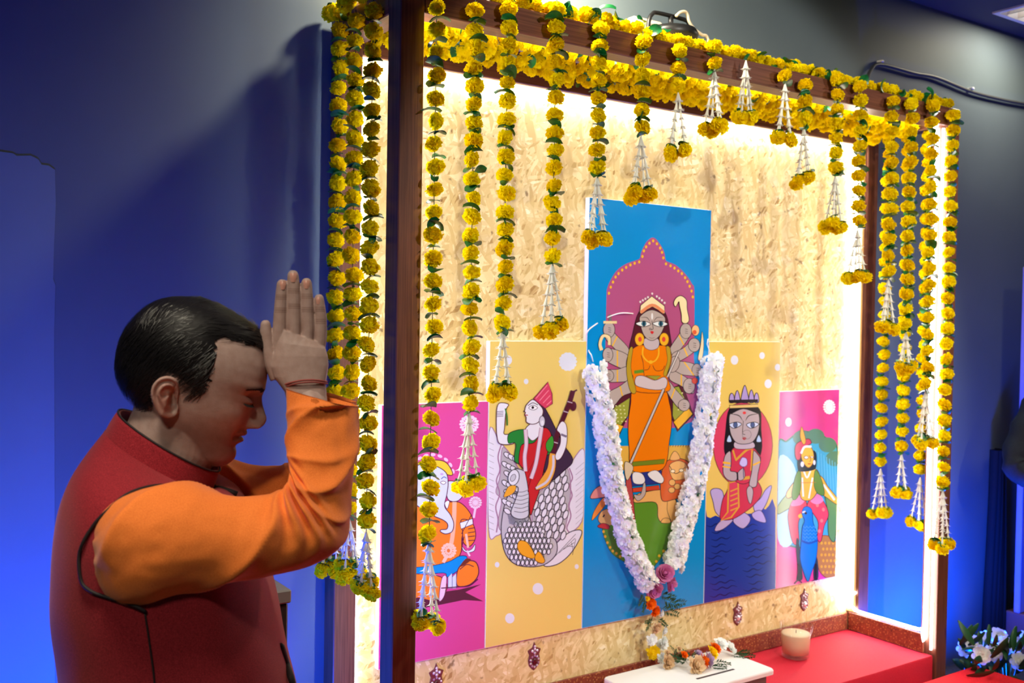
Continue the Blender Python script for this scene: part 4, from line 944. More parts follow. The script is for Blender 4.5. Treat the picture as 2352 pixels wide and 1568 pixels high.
a.fill([(290, 870), (310, 848), (328, 880), (315, 950), (298, 930)], SKIN, INK, 3)
a.fill([(225, 590), (320, 590), (330, 628), (228, 632)], (190, 176, 180), INK, 3)
a.fill([(190, 440), (215, 405), (270, 395), (335, 405), (362, 440), (362, 510), (345, 565), (310, 600), (240, 602), (205, 565), (190, 510)], SKIN, INK, 4)
a.fill([(200, 395), (270, 388), (355, 395), (362, 430), (270, 402), (195, 432)], (26, 20, 26))
a.fill([(190, 380), (355, 374), (358, 392), (192, 398)], (220, 190, 110), INK, 3, sm=False)
for x, w, h in ((203, 13, 52), (235, 14, 68), (279, 20, 98), (317, 14, 72), (347, 12, 54)): a.fill([(x-w, 362), (x-w*.9, 330-h*.1), (x, 362-h), (x+w*.9, 330-h*.1), (x+w, 362)], (170, 150, 196), INK, 4)
a.line([(190, 358), (355, 354)], INK, 18)
for s_ in (-1, 1):
    cx = 274+s_*50; a.fill([(cx-36, 492), (cx-10, 480), (cx+14, 478), (cx+36, 490), (cx+8, 510), (cx-16, 512)], (198, 214, 232), INK, 4); a.ell(cx, 494, 12, 16, (70, 90, 130), INK, 3); a.line([(274+s_*8, 470), (274+s_*30, 440), (274+s_*88, 428)], INK, 5, taper=True)
    a.fill([(274+s_*86-14, 590), (274+s_*86, 552), (274+s_*86+14, 590)], (180, 206, 226), INK, 3)
a.ell(276, 424, 10, 8, (214, 60, 60)); a.line([(270, 470), (266, 540), (280, 550)], INK, 3); a.fill([(264, 570), (275, 564), (288, 572), (275, 582)], (170, 40, 50)); 
a.line([(290+26*math.cos(q), 550+26*math.sin(q)) for q in np.linspace(0, 2*PI, 16)], (130, 120, 120), 3)
a.done('printed_picture', t)

# --- right pink panel: turbaned youth on a blue peacock
t, cl = board(XB[4], XB[5], 1.341, (206, 62, 140), 'pink picture at the right end, a turbaned youth riding a blue peacock')
a = Art(YP, 1600, 780, 2.5278, cl)
a.rosette(770, 390, 46, (240, 232, 240), 16, .8, .55, .14); a.ell(533, 478, 18, 26, (230, 215, 232))
TEAL = (64, 160, 180)
a.fill([(470, 620), (520, 590), (560, 560), (600, 530), (650, 535), (700, 530), (750, 570), (800, 590), (822, 660), (830, 760), (835, 1160), (800, 1200), (560, 1200), (470, 1100)], TEAL, (60, 110, 84), 10)
for x, y in ((610, 570), (690, 560), (760, 610), (800, 690)): a.ell(x, y, 52, 44, (84, 128, 104))
for k in range(9): a.line([(690+k*16, 640+k*10), (700+k*16, 900)], (96, 178, 196), 4)
a.fill([(470, 700), (560, 720), (590, 900), (560, 1170), (470, 1150)], (168, 214, 222))
a.fill([(700, 1160), (770, 1140), (835, 1210), (835, 1370), (760, 1385), (705, 1320)], (168, 118, 60), (120, 60, 50), 4)
for k in range(5):
    for j in range(6): a.ell(725+k*22+(j % 2)*10, 1180+j*34, 7, 9, (206, 156, 50))
a.fill([(520, 900), (560, 880), (600, 905), (560, 960), (500, 1000), (470, 1010), (468, 970)], (150, 176, 110), (70, 90, 60), 4)
a.fill([(740, 880), (790, 940), (822, 960), (815, 1040), (800, 1170), (765, 1130), (760, 1000)], (92, 140, 80), (50, 70, 50), 4)
RD = (222, 70, 88)
a.fill([(530, 1010), (560, 930), (610, 900), (640, 960), (620, 1010), (590, 1060), (592, 1180), (560, 1180), (540, 1110)], RD, (90, 30, 50), 4)
a.fill([(640, 960), (680, 905), (730, 930), (765, 1010), (740, 1080), (720, 1170), (700, 1150), (705, 1060), (670, 1000)], RD, (90, 30, 50), 4)
for x, y in ((700, 960), (735, 985), (725, 1050), (712, 1110)): a.ell(x, y, 9, 11, (244, 120, 110))
a.fill([(545, 960), (590, 900), (625, 930), (600, 960)], (232, 130, 160)); a.fill([(660, 935), (700, 895), (735, 930), (700, 955)], (232, 130, 160))
YS_ = (230, 178, 62)
a.fill([(590, 790), (620, 750), (690, 750), (715, 800), (700, 880), (660, 930), (610, 925), (595, 870)], YS_, (96, 60, 40), 4)
a.fill([(700, 790), (730, 800), (760, 850), (815, 920), (815, 955), (760, 920), (715, 880)], YS_, (96, 60, 40), 4); a.line([(735, 840), (800, 930)], (240, 226, 190), 12)
a.fill([(595, 790), (560, 830), (520, 890), (530, 920), (580, 890), (600, 850)], (226, 190, 110), (96, 60, 40), 4)
a.fill([(570, 800), (590, 760), (605, 780), (600, 880), (570, 930), (550, 900)], (96, 140, 60), (50, 70, 40), 3); a.fill([(685, 760), (705, 770), (730, 830), (740, 900), (700, 890), (680, 840)], (96, 140, 60), (50, 70, 40), 3)
a.line([(620, 760), (640, 800), (660, 760)], (240, 234, 214), 9); a.line([(612, 800), (618, 910)], (240, 234, 214), 9); a.line([(672, 800), (650, 920)], (240, 234, 214), 9); a.line([(600, 830), (690, 828)], (170, 110, 50), 3)
a.fill([(585, 690), (600, 650), (640, 640), (690, 650), (695, 720), (680, 755), (600, 765), (585, 740)], (20, 40, 48))
a.fill([(605, 660), (620, 625), (660, 622), (678, 660), (676, 710), (655, 740), (635, 735), (612, 700)], YS_, (96, 60, 40), 4)
a.fill([(570, 660), (575, 610), (610, 585), (650, 575), (665, 600), (640, 615), (610, 640), (600, 690), (580, 695)], (196, 60, 84), (90, 20, 40), 4); a.line([(605, 660), (625, 622), (665, 620)], (240, 232, 230), 12)
a.fill([(600, 560), (608, 505), (622, 540), (632, 590), (618, 606)], (222, 166, 60), (130, 80, 30), 3)
a.fill([(622, 682), (636, 674), (648, 684), (634, 692)], (235, 235, 225), INK, 3); a.fill([(660, 680), (670, 676), (676, 686)], (235, 235, 225), INK, 2); a.line([(652, 670), (662, 700), (652, 706)], (96, 60, 40), 3); a.line([(644, 720), (662, 720)], (170, 40, 40), 5); a.ell(612, 722, 10, 16, PALE); a.ell(682, 712, 7, 14, PALE)
PB = (10, 118, 196)
a.fill([(585, 1330), (575, 1180), (590, 1160), (610, 1330), (612, 1390), (580, 1395)], (36, 52, 60), None); a.fill([(680, 1290), (700, 1270), (705, 1380), (680, 1390)], (36, 52, 60), None)
a.fill([(605, 1170), (612, 1090), (625, 1050), (610, 1010), (620, 975), (645, 968), (668, 990), (675, 1060), (695, 1120), (700, 1190), (690, 1280), (665, 1350), (645, 1402), (620, 1350), (600, 1270)], PB, (8, 60, 120), 4)
for i in range(5):
    for j in range(4): a.line([(618+j*20, 1080+i*20), (628+j*20, 1092+i*20), (638+j*20, 1080+i*20)], (70, 150, 206), 3)
a.fill([(588, 1020), (605, 1008), (612, 1030), (596, 1035)], (220, 190, 60)); a.line([(612, 1002), (630, 996)], (220, 235, 240), 9); a.ell(632, 1006, 7, 7, INK)
a.line([(605, 1165), (650, 1180), (698, 1165)], (30, 80, 150), 12)
for x in (590, 690): a.line([(x, 1390), (x-24, 1415)], INK, 7); a.line([(x, 1390), (x+20, 1412)], INK, 7); a.line([(x, 1300), (x, 1392)], INK, 12)
a.done('printed_picture', t)

# --- left pink panel: seated elephant-headed figure, half behind the post
t, cl = board(XB[0], XB[1], 1.347, (206, 74, 146), 'pink picture at the left end, a seated elephant-headed figure in orange')
a = Art(YP, 960, 900, 3.133, cl)
EL = (206, 216, 232); OR2 = (232, 128, 44); LN = (86, 30, 66); BL_ = (10, 140, 216); LV = (226, 196, 220)
C0 = 20                                           # symmetry line of the figure, behind the front post
def both(f):
    f(lambda x: x); f(lambda x: 2*C0-x+40)
a.rosette(368, 232, 72, (226, 206, 228), 16, 1, .3, .15)
a.fill([(-200, 1515), (0, 1480), (160, 1440), (300, 1420), (455, 1382), (340, 1440), (470, 1505), (330, 1495), (160, 1530), (0, 1560), (-200, 1570)], (84, 40, 58), sm=False)
for k in range(9): q = -.2-k*.33; a.ell(100+155*math.cos(q), 600+150*math.sin(q), 11, 18, (222, 190, 224), rot=q)
a.fill([(-60, 600), (-20, 520), (90, 490), (190, 500), (240, 560), (235, 600), (90, 560), (-40, 620)], (232, 200, 60), LN, 6)
# ears
both(lambda f: a.fill([(f(200), 660), (f(250), 640), (f(330), 680), (f(325), 740), (f(280), 785), (f(215), 770)], EL, LN, 6))
# body, arms
a.fill([(-180, 860), (-60, 790), (230, 790), (310, 800), (380, 880), (390, 960), (320, 1030), (310, 1150), (250, 1230), (100, 1260), (-100, 1250), (-190, 1160), (-200, 1000)], OR2, LN, 6)
a.fill([(310, 920), (380, 930), (410, 990), (410, 1060), (370, 1110), (325, 1080), (320, 1000)], OR2, LN, 6)
a.fill([(300, 940), (390, 910), (395, 950), (310, 985)], (224, 232, 240), LN, 5, sm=False)
for k in range(4): a.line([(360, 985+k*28), (408, 975+k*30)], LN, 6)
a.fill([(318, 1110), (345, 1140), (385, 1130), (410, 1095), (405, 1140), (360, 1155), (325, 1140)], (214, 226, 236), LN, 4); a.line([(352, 1140), (372, 1180)], LV, 14); a.line([(345, 1020), (360, 1120)], (234, 190, 170), 16)
a.rosette(412, 795, 48, (226, 200, 222), 14, 1, .35, .16); a.line([(412, 835), (400, 905)], LV, 16)
a.line([(330, 1040), (316, 1110), (310, 1150)], LN, 6); a.line([(385, 880), (312, 1020)], LN, 5)
# sash, legs
a.line([(262, 790), (258, 920), (244, 1060), (222, 1140)], (232, 180, 150), 30)
a.fill([(-60, 1270), (100, 1250), (220, 1220), (300, 1180), (352, 1190), (300, 1270), (210, 1330), (180, 1300), (-60, 1320)], BL_, (20, 50, 110), 5)
a.fill([(280, 1390), (285, 1280), (340, 1220), (410, 1220), (436, 1280), (420, 1340), (360, 1390)], OR2, LN, 7); a.line([(400, 1255), (350, 1240), (300, 1275)], LN, 6)
a.fill([(300, 1255), (340, 1200), (380, 1205), (340, 1240)], (110, 50, 40)); 
for x in (215, 245): a.fill([(x, 1330), (x+30, 1300), (x+30, 1410), (x, 1412)], EL, (70, 90, 140), 4, sm=False)
a.fill([(-100, 1330), (60, 1310), (180, 1340), (205, 1420), (120, 1500), (0, 1480), (-120, 1500)], OR2, LN, 6); a.fill([(150, 1500), (170, 1340), (205, 1330), (190, 1460)], (230, 200, 214), LN, 4); a.line([(165, 1410), (300, 1400), (370, 1392), (430, 1345)], LN, 8)
a.rosette(220, 1140, 58, (236, 196, 176), 14, .95, .42, .18); a.ell(218, 1140, 12, 14, (224, 120, 60)); a.line([(205, 1180), (180, 1225)], (236, 196, 176), 24)
# head and trunk
a.fill([(-90, 640), (-60, 560), (20, 520), (120, 530), (200, 580), (215, 660), (205, 740), (190, 820), (230, 880), (255, 940), (245, 1000), (200, 1020), (162, 1005), (165, 990), (205, 985), (212, 950), (180, 920), (110, 890), (40, 850), (-40, 780)], EL, LN, 6)
a.line([(165, 625), (185, 610), (205, 620)], (70, 100, 170), 6); a.fill([(160, 650), (180, 640), (200, 650), (182, 664)], (240, 240, 240), LN, 4)
a.fill([(190, 800), (210, 780), (225, 790), (208, 840)], (235, 235, 235), LN, 4); a.ell(170, 590, 12, 8, (190, 160, 210))
a.done('printed_picture', t)
# ------------------------------------------------------------------ the praying man
PSI = math.radians(11)
rh = np.array([math.cos(.5936), -math.sin(.5936), 0]); fh = np.array([math.sin(.5936), math.cos(.5936), 0])
FV = math.cos(PSI)*rh+math.sin(PSI)*fh; LV_ = -math.sin(PSI)*rh+math.cos(PSI)*fh
PD = 1.45                                           # distance of the head from the lens
_d = px_ray(450, 870); _h = CAM+_d*(PD/np.dot(_d, fh)); PO = np.array([_h[0], _h[1], 0.])
man = empty('person', PO, 'man in a maroon vest and orange kurta praying with joined palms at his bowed forehead', 'person', None, math.atan2(FV[1], FV[0]))
def lp(px, py, t=0.):                              # photo point on the body's fore-and-aft plane at lateral offset t -> (forward, left, up)
    d = px_ray(px, py); k = (t-np.dot(CAM-PO, LV_))/np.dot(d, LV_); P = CAM+d*k-PO
    return np.array([np.dot(P, FV), t, P[2]])
def child(name, me, parent=man): return put(name, me, parent)
def evalmesh(me, mods):
    o = bpy.data.objects.new('tmp', me); COL.objects.link(o)
    for ty, kw in mods:
        m = o.modifiers.new('m', ty)
        for k, v in kw.items(): setattr(m, k, v)
    dg = bpy.context.evaluated_depsgraph_get(); dg.update()
    r = bpy.data.meshes.new_from_object(o.evaluated_get(dg)); bpy.data.objects.remove(o); return r
def loft(rings, cap0=True, cap1=True):
    n = len(rings[0]); V = [p for r in rings for p in r]; m = len(rings)
    F = [(i*n+j, i*n+(j+1) % n, (i+1)*n+(j+1) % n, (i+1)*n+j) for i in range(m-1) for j in range(n)]
    if cap0: F.append(tuple(range(n-1, -1, -1)))
    if cap1: F.append(tuple((m-1)*n+j for j in range(n)))
    return V, F
HC = lp(450, 870); s_ = PD/FPX*1.005; BB = math.radians(20); cb, sb = math.cos(BB), math.sin(BB)
def h2l(u, v, w):                                   # head frame (pixels: forward, up, left) -> body frame
    return np.array([HC[0]+s_*(u*cb+v*sb), s_*w, HC[2]+s_*(-u*sb+v*cb)])
def px2uv(px, py): dx, dz = px-450, 870-py; return dx*cb-dz*sb, dx*sb+dz*cb
def tab(v, T):                                      # smooth table lookup
    x = [a for a, b in T]; y = [b for a, b in T]; return np.interp(v, x, y)
gau = lambda x, c, s: np.exp(-((x-c)/s)**2)
UF = [(-177, 96), (-172, 118), (-164, 131), (-152, 140), (-140, 142.5), (-128, 142), (-116, 139), (-104, 141), (-90, 144), (-75, 146), (-58, 147), (-40, 146), (-20, 145), (0, 145), (12, 147), (26, 151), (40, 151), (56, 148), (80, 140), (110, 123), (130, 104), (150, 74), (163, 34), (170, -20)]
UB = [(-177, 60), (-172, 34), (-160, 6), (-140, -18), (-120, -34), (-100, -52), (-80, -100), (-60, -136), (-30, -160), (0, -170), (30, -171), (60, -168), (90, -158), (120, -138), (145, -110), (163, -70), (170, -40)]
WW = [(-177, 12), (-172, 34), (-160, 56), (-140, 72), (-120, 84), (-100, 93), (-80, 100), (-60, 106), (-30, 112), (0, 116), (30, 119), (60, 119), (90, 113), (120, 99), (145, 75), (163, 40), (170, 8)]
UM = [(-177, 78), (-160, 50), (-140, 10), (-110, -10), (-80, -20), (-30, -28), (170, -30)]
vs_ = np.concatenate([np.linspace(170, 60, 34), np.linspace(59, -177, 180)])
def smooth_tab(T, k=5):
    g_ = np.linspace(-177, 170, 348); y = np.interp(g_, *zip(*T)); ker = np.ones(k*2+1)/(k*2+1)
    for _ in range(2): y = np.convolve(np.pad(y, k, 'edge'), ker, 'valid')
    return lambda v: np.interp(v, g_, y)
fUF, fUB, fWW, fUM = smooth_tab(UF, 3), smooth_tab(UB, 7), smooth_tab(WW, 7), smooth_tab(UM, 9)
NOSE = [(-70, 0), (-66, 6), (-60, 20), (-54, 29), (-47, 33.5), (-38, 35.5), (-30, 34), (-20, 27), (-8, 18), (5, 10), (15, 5), (24, 1.5), (34, 0)]
NW = [(-70, 20), (-60, 22), (-48, 22), (-38, 19), (-25, 14), (-8, 11), (10, 11), (25, 14), (34, 18)]
fN, fNW = smooth_tab(NOSE, 1), smooth_tab(NW, 3)
def face_off(v, w):                                 # forward displacement of the face surface
    a = np.abs(w); d = 0
    nw = fNW(v); d += fN(v)*np.exp(-(a/nw)**2.6)
    d += 13*gau(v, -56, 9)*gau(a, 19, 8.5)                    # nostril wings
    d -= 9*gau(v, -66, 4)*gau(a, 10, 6)                       # nostrils
    d -= 15*gau(v, 8, 15)*gau(a, 40, 23)                      # eye sockets
    d += 11*gau(v, -3, 12)*gau(a, 48, 19)                     # closed lids over the eyeballs
    d -= 4.5*gau(v, 7.5, 2.6)*gau(a, 48, 22)                   # lid fold
    d -= 4.0*gau(v, -9.5-.05*(a-48), 2.4)*gau(a, 48, 19)                  # lash line
    d += 5*gau(v, 30, 10)*gau(a, 45, 34)                      # brow
    d += 5*gau(v, -40, 22)*gau(a, 74, 24)                     # cheek
    d -= 4.5*gau(v, -70-.30*(a-36), 12)*gau(a, 30+.42*(-44-v)*(v < -44), 6)            # nose-to-mouth fold
    d += 6*gau(v, -80, 6)*np.exp(-(a/32)**4)                  # upper lip
    d -= 8.5*gau(v, -89, 3.0)*np.exp(-(a/35)**4)                # mouth line
    d += 7*gau(v, -97, 6)*np.exp(-(a/28)**4)                  # lower lip
    d -= 6*gau(v, -92, 7)*gau(a, 38, 7)                       # corners
    d -= 2.5*gau(v, -76, 7)*gau(a, 0, 5)                      # philtrum
    d -= 3.5*gau(v, -114, 6)*np.exp(-(a/26)**2)
    d += 3*gau(v, -138, 13)*np.exp(-(a/24)**2)
    return d
NT = 220; rings = []; HG = []
for v in vs_:
    uf, ub, w0, um = fUF(v), fUB(v), fWW(v), fUM(v); r = []
    for j in range(NT):
        q = 2*PI*j/NT; c, s = math.cos(q), math.sin(q)
        nf = 2.25 if v > -60 else 2.25-.25*min(1, (-60-v)/80)
        if c >= 0: u = um+(uf-um)*c**(2/nf)
        else: u = um+(ub-um)*(-c)**(2/2.1)
        w = w0*math.copysign(abs(s)**(2/2.2), s)
        if c > 0: u += face_off(v, w)*min(1, c*1.8)
        r.append((u, v, w))
    rings.append([h2l(*p) for p in r]); HG.append(r)
hV, hF = loft(rings)
# ear: outline in photo pixels, relief by ring
def ear(side):
    cx, cy = 416, 903
    out = [(403, 854), (388, 860), (376, 876), (373, 895), (378, 918), (386, 935), (397, 948), (412, 951), (424, 944), (428, 930), (427, 915), (428, 900), (430, 885), (427, 866), (417, 856)]
    O_ = [px2uv(*p) for p in spline(out, 4, True)]; n = len(O_); C_ = px2uv(cx-4, cy-6); O_ = [(C_[0]+(a-C_[0])*.94, C_[1]+(b-C_[1])*.93) for a, b in O_]; V = []
    for k, (rho, hh) in enumerate([(1.0, -9), (1.03, 0), (1.0, 6), (.92, 8.5), (.84, 6), (.76, .5), (.68, .5), (.60, 5), (.52, 5), (.42, -3), (.25, -8), (.08, -9)]):
        for i, (u, v) in enumerate(O_):
            du, dv = u-C_[0], v-C_[1]; lobe = max(0, min(1, (-dv-22)/18)); front = max(0, min(1, du/20))
            h = hh*(1-lobe*.75)+3*lobe
            if k > 4: h = h*(1-.4*front)
            base = 118+12*max(0, -(u+8)/40+.3)-1.5*front*9
            V.append(h2l(C_[0]+du*rho, C_[1]+dv*rho, side*(base+h)))
    F = [(k*n+i, k*n+(i+1) % n, (k+1)*n+(i+1) % n, (k+1)*n+i) for k in range(11) for i in range(n)]
    back = len(V); V += [h2l(C_[0]+(u-C_[0])*.8, C_[1]+(v-C_[1])*.8, side*98) for u, v in O_]
    F += [(i, back+i, back+(i+1) % n, (i+1) % n) for i in range(n)]+[tuple(11*n+i for i in range(n)), tuple(back+n-1-i for i in range(n))]
    return V, F if side < 0 else [f[::-1] for f in F]
def oval(A, B, rt, t=0, n=40, ex=2.0):              # ring through photo points A (front/top) and B, lateral half width rt
    a, b = np.array(A), np.array(B); c = (a+b)/2; h = (a-b)/2
    return [c+h*math.copysign(abs(math.cos(q))**(2/ex), math.cos(q))+np.array([0, rt*math.copysign(abs(math.sin(q))**(2/ex), math.sin(q)), 0]) for q in (2*PI*i/n for i in range(n))]
hd = G(); hd.add(hV, hF)
for e in (-1, 1): hd.add(*ear(e))
hd.add(*loft([oval(lp(x0, y0), lp(x1, y1), r) for x0, y0, x1, y1, r in [(470, 960, 330, 850, .052), (500, 1020, 315, 905, .058), (492, 1062, 305, 942, .060), (476, 1095, 290, 975, .062), (466, 1130, 272, 1010, .066), (460, 1170, 255, 1050, .08)]]))
headmesh = evalmesh(mesh('t', hd.V, hd.F, None), [('REMESH', dict(mode='VOXEL', voxel_size=.00125)), ('SMOOTH', dict(factor=.5, iterations=3))])

# hands: palms together at the sagittal plane, fingers up
def tube_r(P, R, n=14, flat=1.0):
    S_ = spline([np.append(np.array(p, float), r) for p, r in zip(P, R)], 6); rings = []; m = len(S_)
    for i in range(m):
        t = Vector(S_[min(i+1, m-1)][:3]-S_[max(i-1, 0)][:3]).normalized(); a = t.cross(Vector((0, 1, 0))).normalized(); b = a.cross(t)
        r = S_[i][3]; rings.append([S_[i][:3]+np.array(a)*r*math.cos(2*PI*j/n)+np.array(b)*r*flat*math.sin(2*PI*j/n) for j in range(n)])
    t = np.array((Vector(S_[-1][:3]-S_[-2][:3])).normalized()); r = S_[-1][3]; c = S_[-1][:3]   # round tip
    for f, h in ((.92, .35), (.72, .68), (.4, .92)): rings.append([c+(p-c)*f+t*r*h for p in rings[m-1]])
    return loft(rings)
FING = [([(640, 800), (642, 765), (644, 716), (646, 682), (648, 653)], [17, 16.5, 15.2, 14.2, 12.6], -.0105),
        ([(672, 800), (676, 760), (676, 705), (675, 665), (673, 633)], [17.6, 17, 16, 14.8, 13.2], -.0108),
        ([(702, 800), (707, 765), (706, 712), (705, 678), (704, 650)], [17, 16.2, 15, 14, 12.4], -.0105),
        ([(728, 815), (735, 782), (737, 738), (735, 708), (733, 686)], [16, 15, 13.8, 12.8, 11.2], -.010),
        ([(640, 868), (625, 832), (615, 795), (611, 768), (610, 746)], [20, 18.5, 15.4, 14, 12], -.0120)]
def hand(sg):
    h = G()
    for P, R, t in FING: h.add(*tube_r([lp(x, y, sg*-t) for x, y in P], [r*s_ for r in R], 14, .95))
    pl = [(640, 752, 742, 790, .011), (634, 785, 748, 800, .0145), (626, 815, 753, 818, .0165), (620, 842, 755, 838, .0175), (628, 866, 752, 858, .0185), (642, 884, 749, 876, .0195), (654, 900, 749, 893, .021), (660, 930, 752, 922, .023), (666, 975, 768, 965, .026)]
    h.add(*loft([oval(lp(a, b, sg*r*.93), lp(c, d, sg*r*.93), r, 0, 30, 2.5) for a, b, c, d, r in pl]))
    if sg > 0: h.F = [f[::-1] for f in h.F]
    for kx in ():                      # knuckles
        p = lp(*kx, sg*.0215); h.ball(p, .0052, 10, 7, (1, .6, 1.3))
    me = mesh('t', h.V, h.F, None)
    return evalmesh(me, [('REMESH', dict(mode='VOXEL', voxel_size=.0011)), ('SMOOTH', dict(factor=.5, iterations=4))])
handR = hand(-1); handL = hand(1)
# hidden body: torso, arms, legs under the clothes
bd = G()
ARM = [(318, 1124, 352, 1388, -.172), (432, 1111, 462, 1350, -.160), (535, 1138, 575, 1330, -.146), (622, 1132, 682, 1308, -.130), (664, 1092, 770, 1226, -.114), (660, 1054, 786, 1150, -.096), (657, 976, 800, 1028, -.06), (660, 905, 760, 930, -.022)]
def ln3(pts): return [np.array(p, float) for p in pts]
sh = lp(300, 1230, -.155); elb = lp(712, 1188, -.12); wr = lp(705, 905, -.022)
hip = np.array([lp(400, 1700)[0]-.02, 0, .93])
for e in (1, -1):
    f = np.array([1, e, 1]); bd.add(*tube_r([(lp(q[0], q[1], q[4])+lp(q[2], q[3], q[4]))/2*f for q in ARM], [.048, .044, .040, .036, .034, .030, .026, .024]))
    h_ = hip+np.array([0, e*.1, 0]); bd.add(*tube_r([h_, h_+np.array([.03, 0, -.42]), h_+np.array([0, .0, -.86])], [.085, .06, .045]))
    bd.add(*tube_r([h_+np.array([-.05, 0, -.885]), h_+np.array([.05, 0, -.885]), h_+np.array([.16, .0, -.895])], [.036, .036, .03]))
bd.add(*loft([oval(hip+np.array([.11, 0, -.05]), hip-np.array([.11, 0, .05]), .15), oval(hip+np.array([.12, 0, .15]), hip-np.array([.12, 0, -.15]), .15), oval(lp(560, 1330), lp(190, 1330), .165), oval(lp(520, 1180), lp(215, 1160), .15), oval(lp(470, 1150), lp(262, 1050), .06)]))
# one continuous figure: join everything into a single mesh, then tint lips, beard shadow, lids
Vb = []; Fb = []
for me in (headmesh, handR, handL):
    n = len(Vb); Vb += [tuple(v.co) for v in me.vertices]; Fb += [tuple(i+n for i in p.vertices) for p in me.polygons]
nskin = len(Vb); n = len(Vb); Vb += [tuple(p) for p in bd.V]; Fb += [tuple(i+n for i in f) for f in bd.F]
body = mesh('body', Vb, Fb, None)
at = body.color_attributes.new('Tint', 'FLOAT_COLOR', 'POINT')
A = np.array(Vb); du = A[:, 0]-HC[0]; dz = A[:, 2]-HC[2]
u_ = (du*cb-dz*sb)/s_; v_ = (du*sb+dz*cb)/s_; w_ = np.abs(A[:, 1])/s_
base = np.array(S(172, 146, 139)[:3]); colr = np.tile(base, (len(A), 1)); head = (v_ < 175) & (v_ > -190) & (u_ < 200) & (u_ > -200) & (np.arange(len(A)) < len(headmesh.vertices))
def blend(mask, c, k=1.0):
    m = (np.clip(mask, 0, 1)*k*head)[:, None]; colr[:] = colr*(1-m)+np.array(S(*c)[:3])*m
blend(gau(v_, -112, 42)*(1/(1+np.exp(-(u_-(0+.25*(v_+100)))/14)))*(1/(1+np.exp((v_+70)/8))), (108, 80, 72), .55)     # shaven beard shadow
blend(gau(v_, -72, 9)*gau(w_, 0, 34)*(u_ > 110), (112, 82, 72), .5)
blend(gau(v_, -88, 13)*np.exp(-(w_/36)**4)*(u_ > 118), (140, 92, 84), .8)                                    # lips
blend(gau(v_, -89, 2.6)*np.exp(-(w_/36)**4)*(u_ > 112), (52, 24, 24), .85)
blend(gau(v_, -2, 13)*gau(w_, 50, 24)*(u_ > 90), (146, 108, 96), .5)                                        # lids
blend(gau(v_, -64, 4.5)*gau(w_, 11, 6)*(u_ > 140), (60, 30, 26), .7)
blend(gau(u_, -30, 36)*gau(v_, -45, 50)*(w_ > 112), (184, 116, 98), .5)                                       # ears
hmask = (np.arange(len(A)) >= len(headmesh.vertices)) & (np.arange(len(A)) < nskin)
for jx, jy, hw in ((645, 712, 13), (646, 682, 12), (676, 703, 14), (675, 668, 13), (706, 711, 13), (705, 680, 12), (737, 738, 12), (735, 710, 11)):      # shade of the finger joint creases, painted into the tint
    for off, k_ in ((-4.5, .45), (0, .6), (4.5, .45)):
        p_ = lp(jx, jy+off, -.018); m_ = np.exp(-((A[:, 2]-p_[2])/(1.3*s_))**2)*(np.abs(A[:, 0]-p_[0]) < hw*s_)*(np.abs(A[:, 1]) > .012)*hmask*k_
        colr[:] = colr*(1-m_[:, None])+np.array(S(104, 66, 56)[:3])*m_[:, None]
for jx, jy in ((660, 757), (691, 753), (720, 766)):                                                    # painted shading for the hollows between the knuckles
    p_ = lp(jx, jy, -.018); m_ = np.exp(-((A[:, 2]-p_[2])/(15*s_))**2-((A[:, 0]-p_[0])/(6*s_))**2)*(np.abs(A[:, 1]) > .012)*hmask*.4
    colr[:] = colr*(1-m_[:, None])+np.array(S(120, 80, 68)[:3])*m_[:, None]
full = np.ones((len(A), 4), np.float32); full[:, :3] = colr; at.data.foreach_set('color', full.ravel())
sk = mat('skin', (.4, .22, .16, 1), .5, .35, **{'Subsurface Weight': .06, 'Subsurface Radius': (.012, .004, .002), 'Subsurface Scale': 1.0})
a_ = nd(sk, 'ShaderNodeVertexColor'); a_.layer_name = 'Tint'; 
tc = nd(sk, 'ShaderNodeTexCoord'); n1 = nd(sk, 'ShaderNodeTexNoise'); n1.inputs['Scale'].default_value = 90; n1.inputs['Detail'].default_value = 6; ln(sk, tc.outputs['Object'], n1.inputs['Vector'])
mm = nd(sk, 'ShaderNodeMixRGB'); mm.blend_type = 'MULTIPLY'; mm.inputs[0].default_value = .35; ln(sk, a_.outputs[0], mm.inputs[1]); ln(sk, ramp(sk, n1.outputs[0], [(.3, (.62, .5, .46, 1)), (.65, (1, 1, 1, 1))]), mm.inputs[2]); ln(sk, mm.outputs[0], bsdf(sk).inputs['Base Color'])
n2 = nd(sk, 'ShaderNodeTexNoise'); n2.inputs['Scale'].default_value = 420; n2.inputs['Detail'].default_value = 3; ln(sk, tc.outputs['Object'], n2.inputs['Vector'])
b_ = nd(sk, 'ShaderNodeBump'); b_.inputs['Strength'].default_value = .25; b_.inputs['Distance'].default_value = .0008; ln(sk, n2.outputs[0], b_.inputs['Height']); ln(sk, b_.outputs[0], bsdf(sk).inputs['Normal'])
body.materials.append(sk); child('body', body)
# finger nails on the backs of the fingers
nm = mat('nail', S(196, 142, 128), .28)
for sg in (-1, 1):
    for (px, py), w, h, t in zip([(649, 655), (673.5, 637), (704, 653), (732, 690)], (7, 7.6, 7.2, 6.2), (10, 11, 10, 9), (.0190, .0199, .0190, .0174)):
        g = G(); c = lp(px, py, sg*t); V = []
        for i in range(5):
            for j in range(5):
                x = (i-2)/2; z = (j-2)/2; k = 1-.25*max(0, -z)*abs(x)
                V.append(c+np.array([x*w*s_*k, -sg*(.0019*x*x+.0016*max(0, z)**2)+sg*.0002, z*h*s_*(1-.12*x*x)]))
        g.add(V, [(i*5+j, i*5+j+1, i*5+6+j, i*5+5+j) if sg < 0 else (i*5+j, i*5+5+j, i*5+6+j, i*5+j+1) for i in range(4) for j in range(4)])
        g.done('fingernail', nm, man, True)
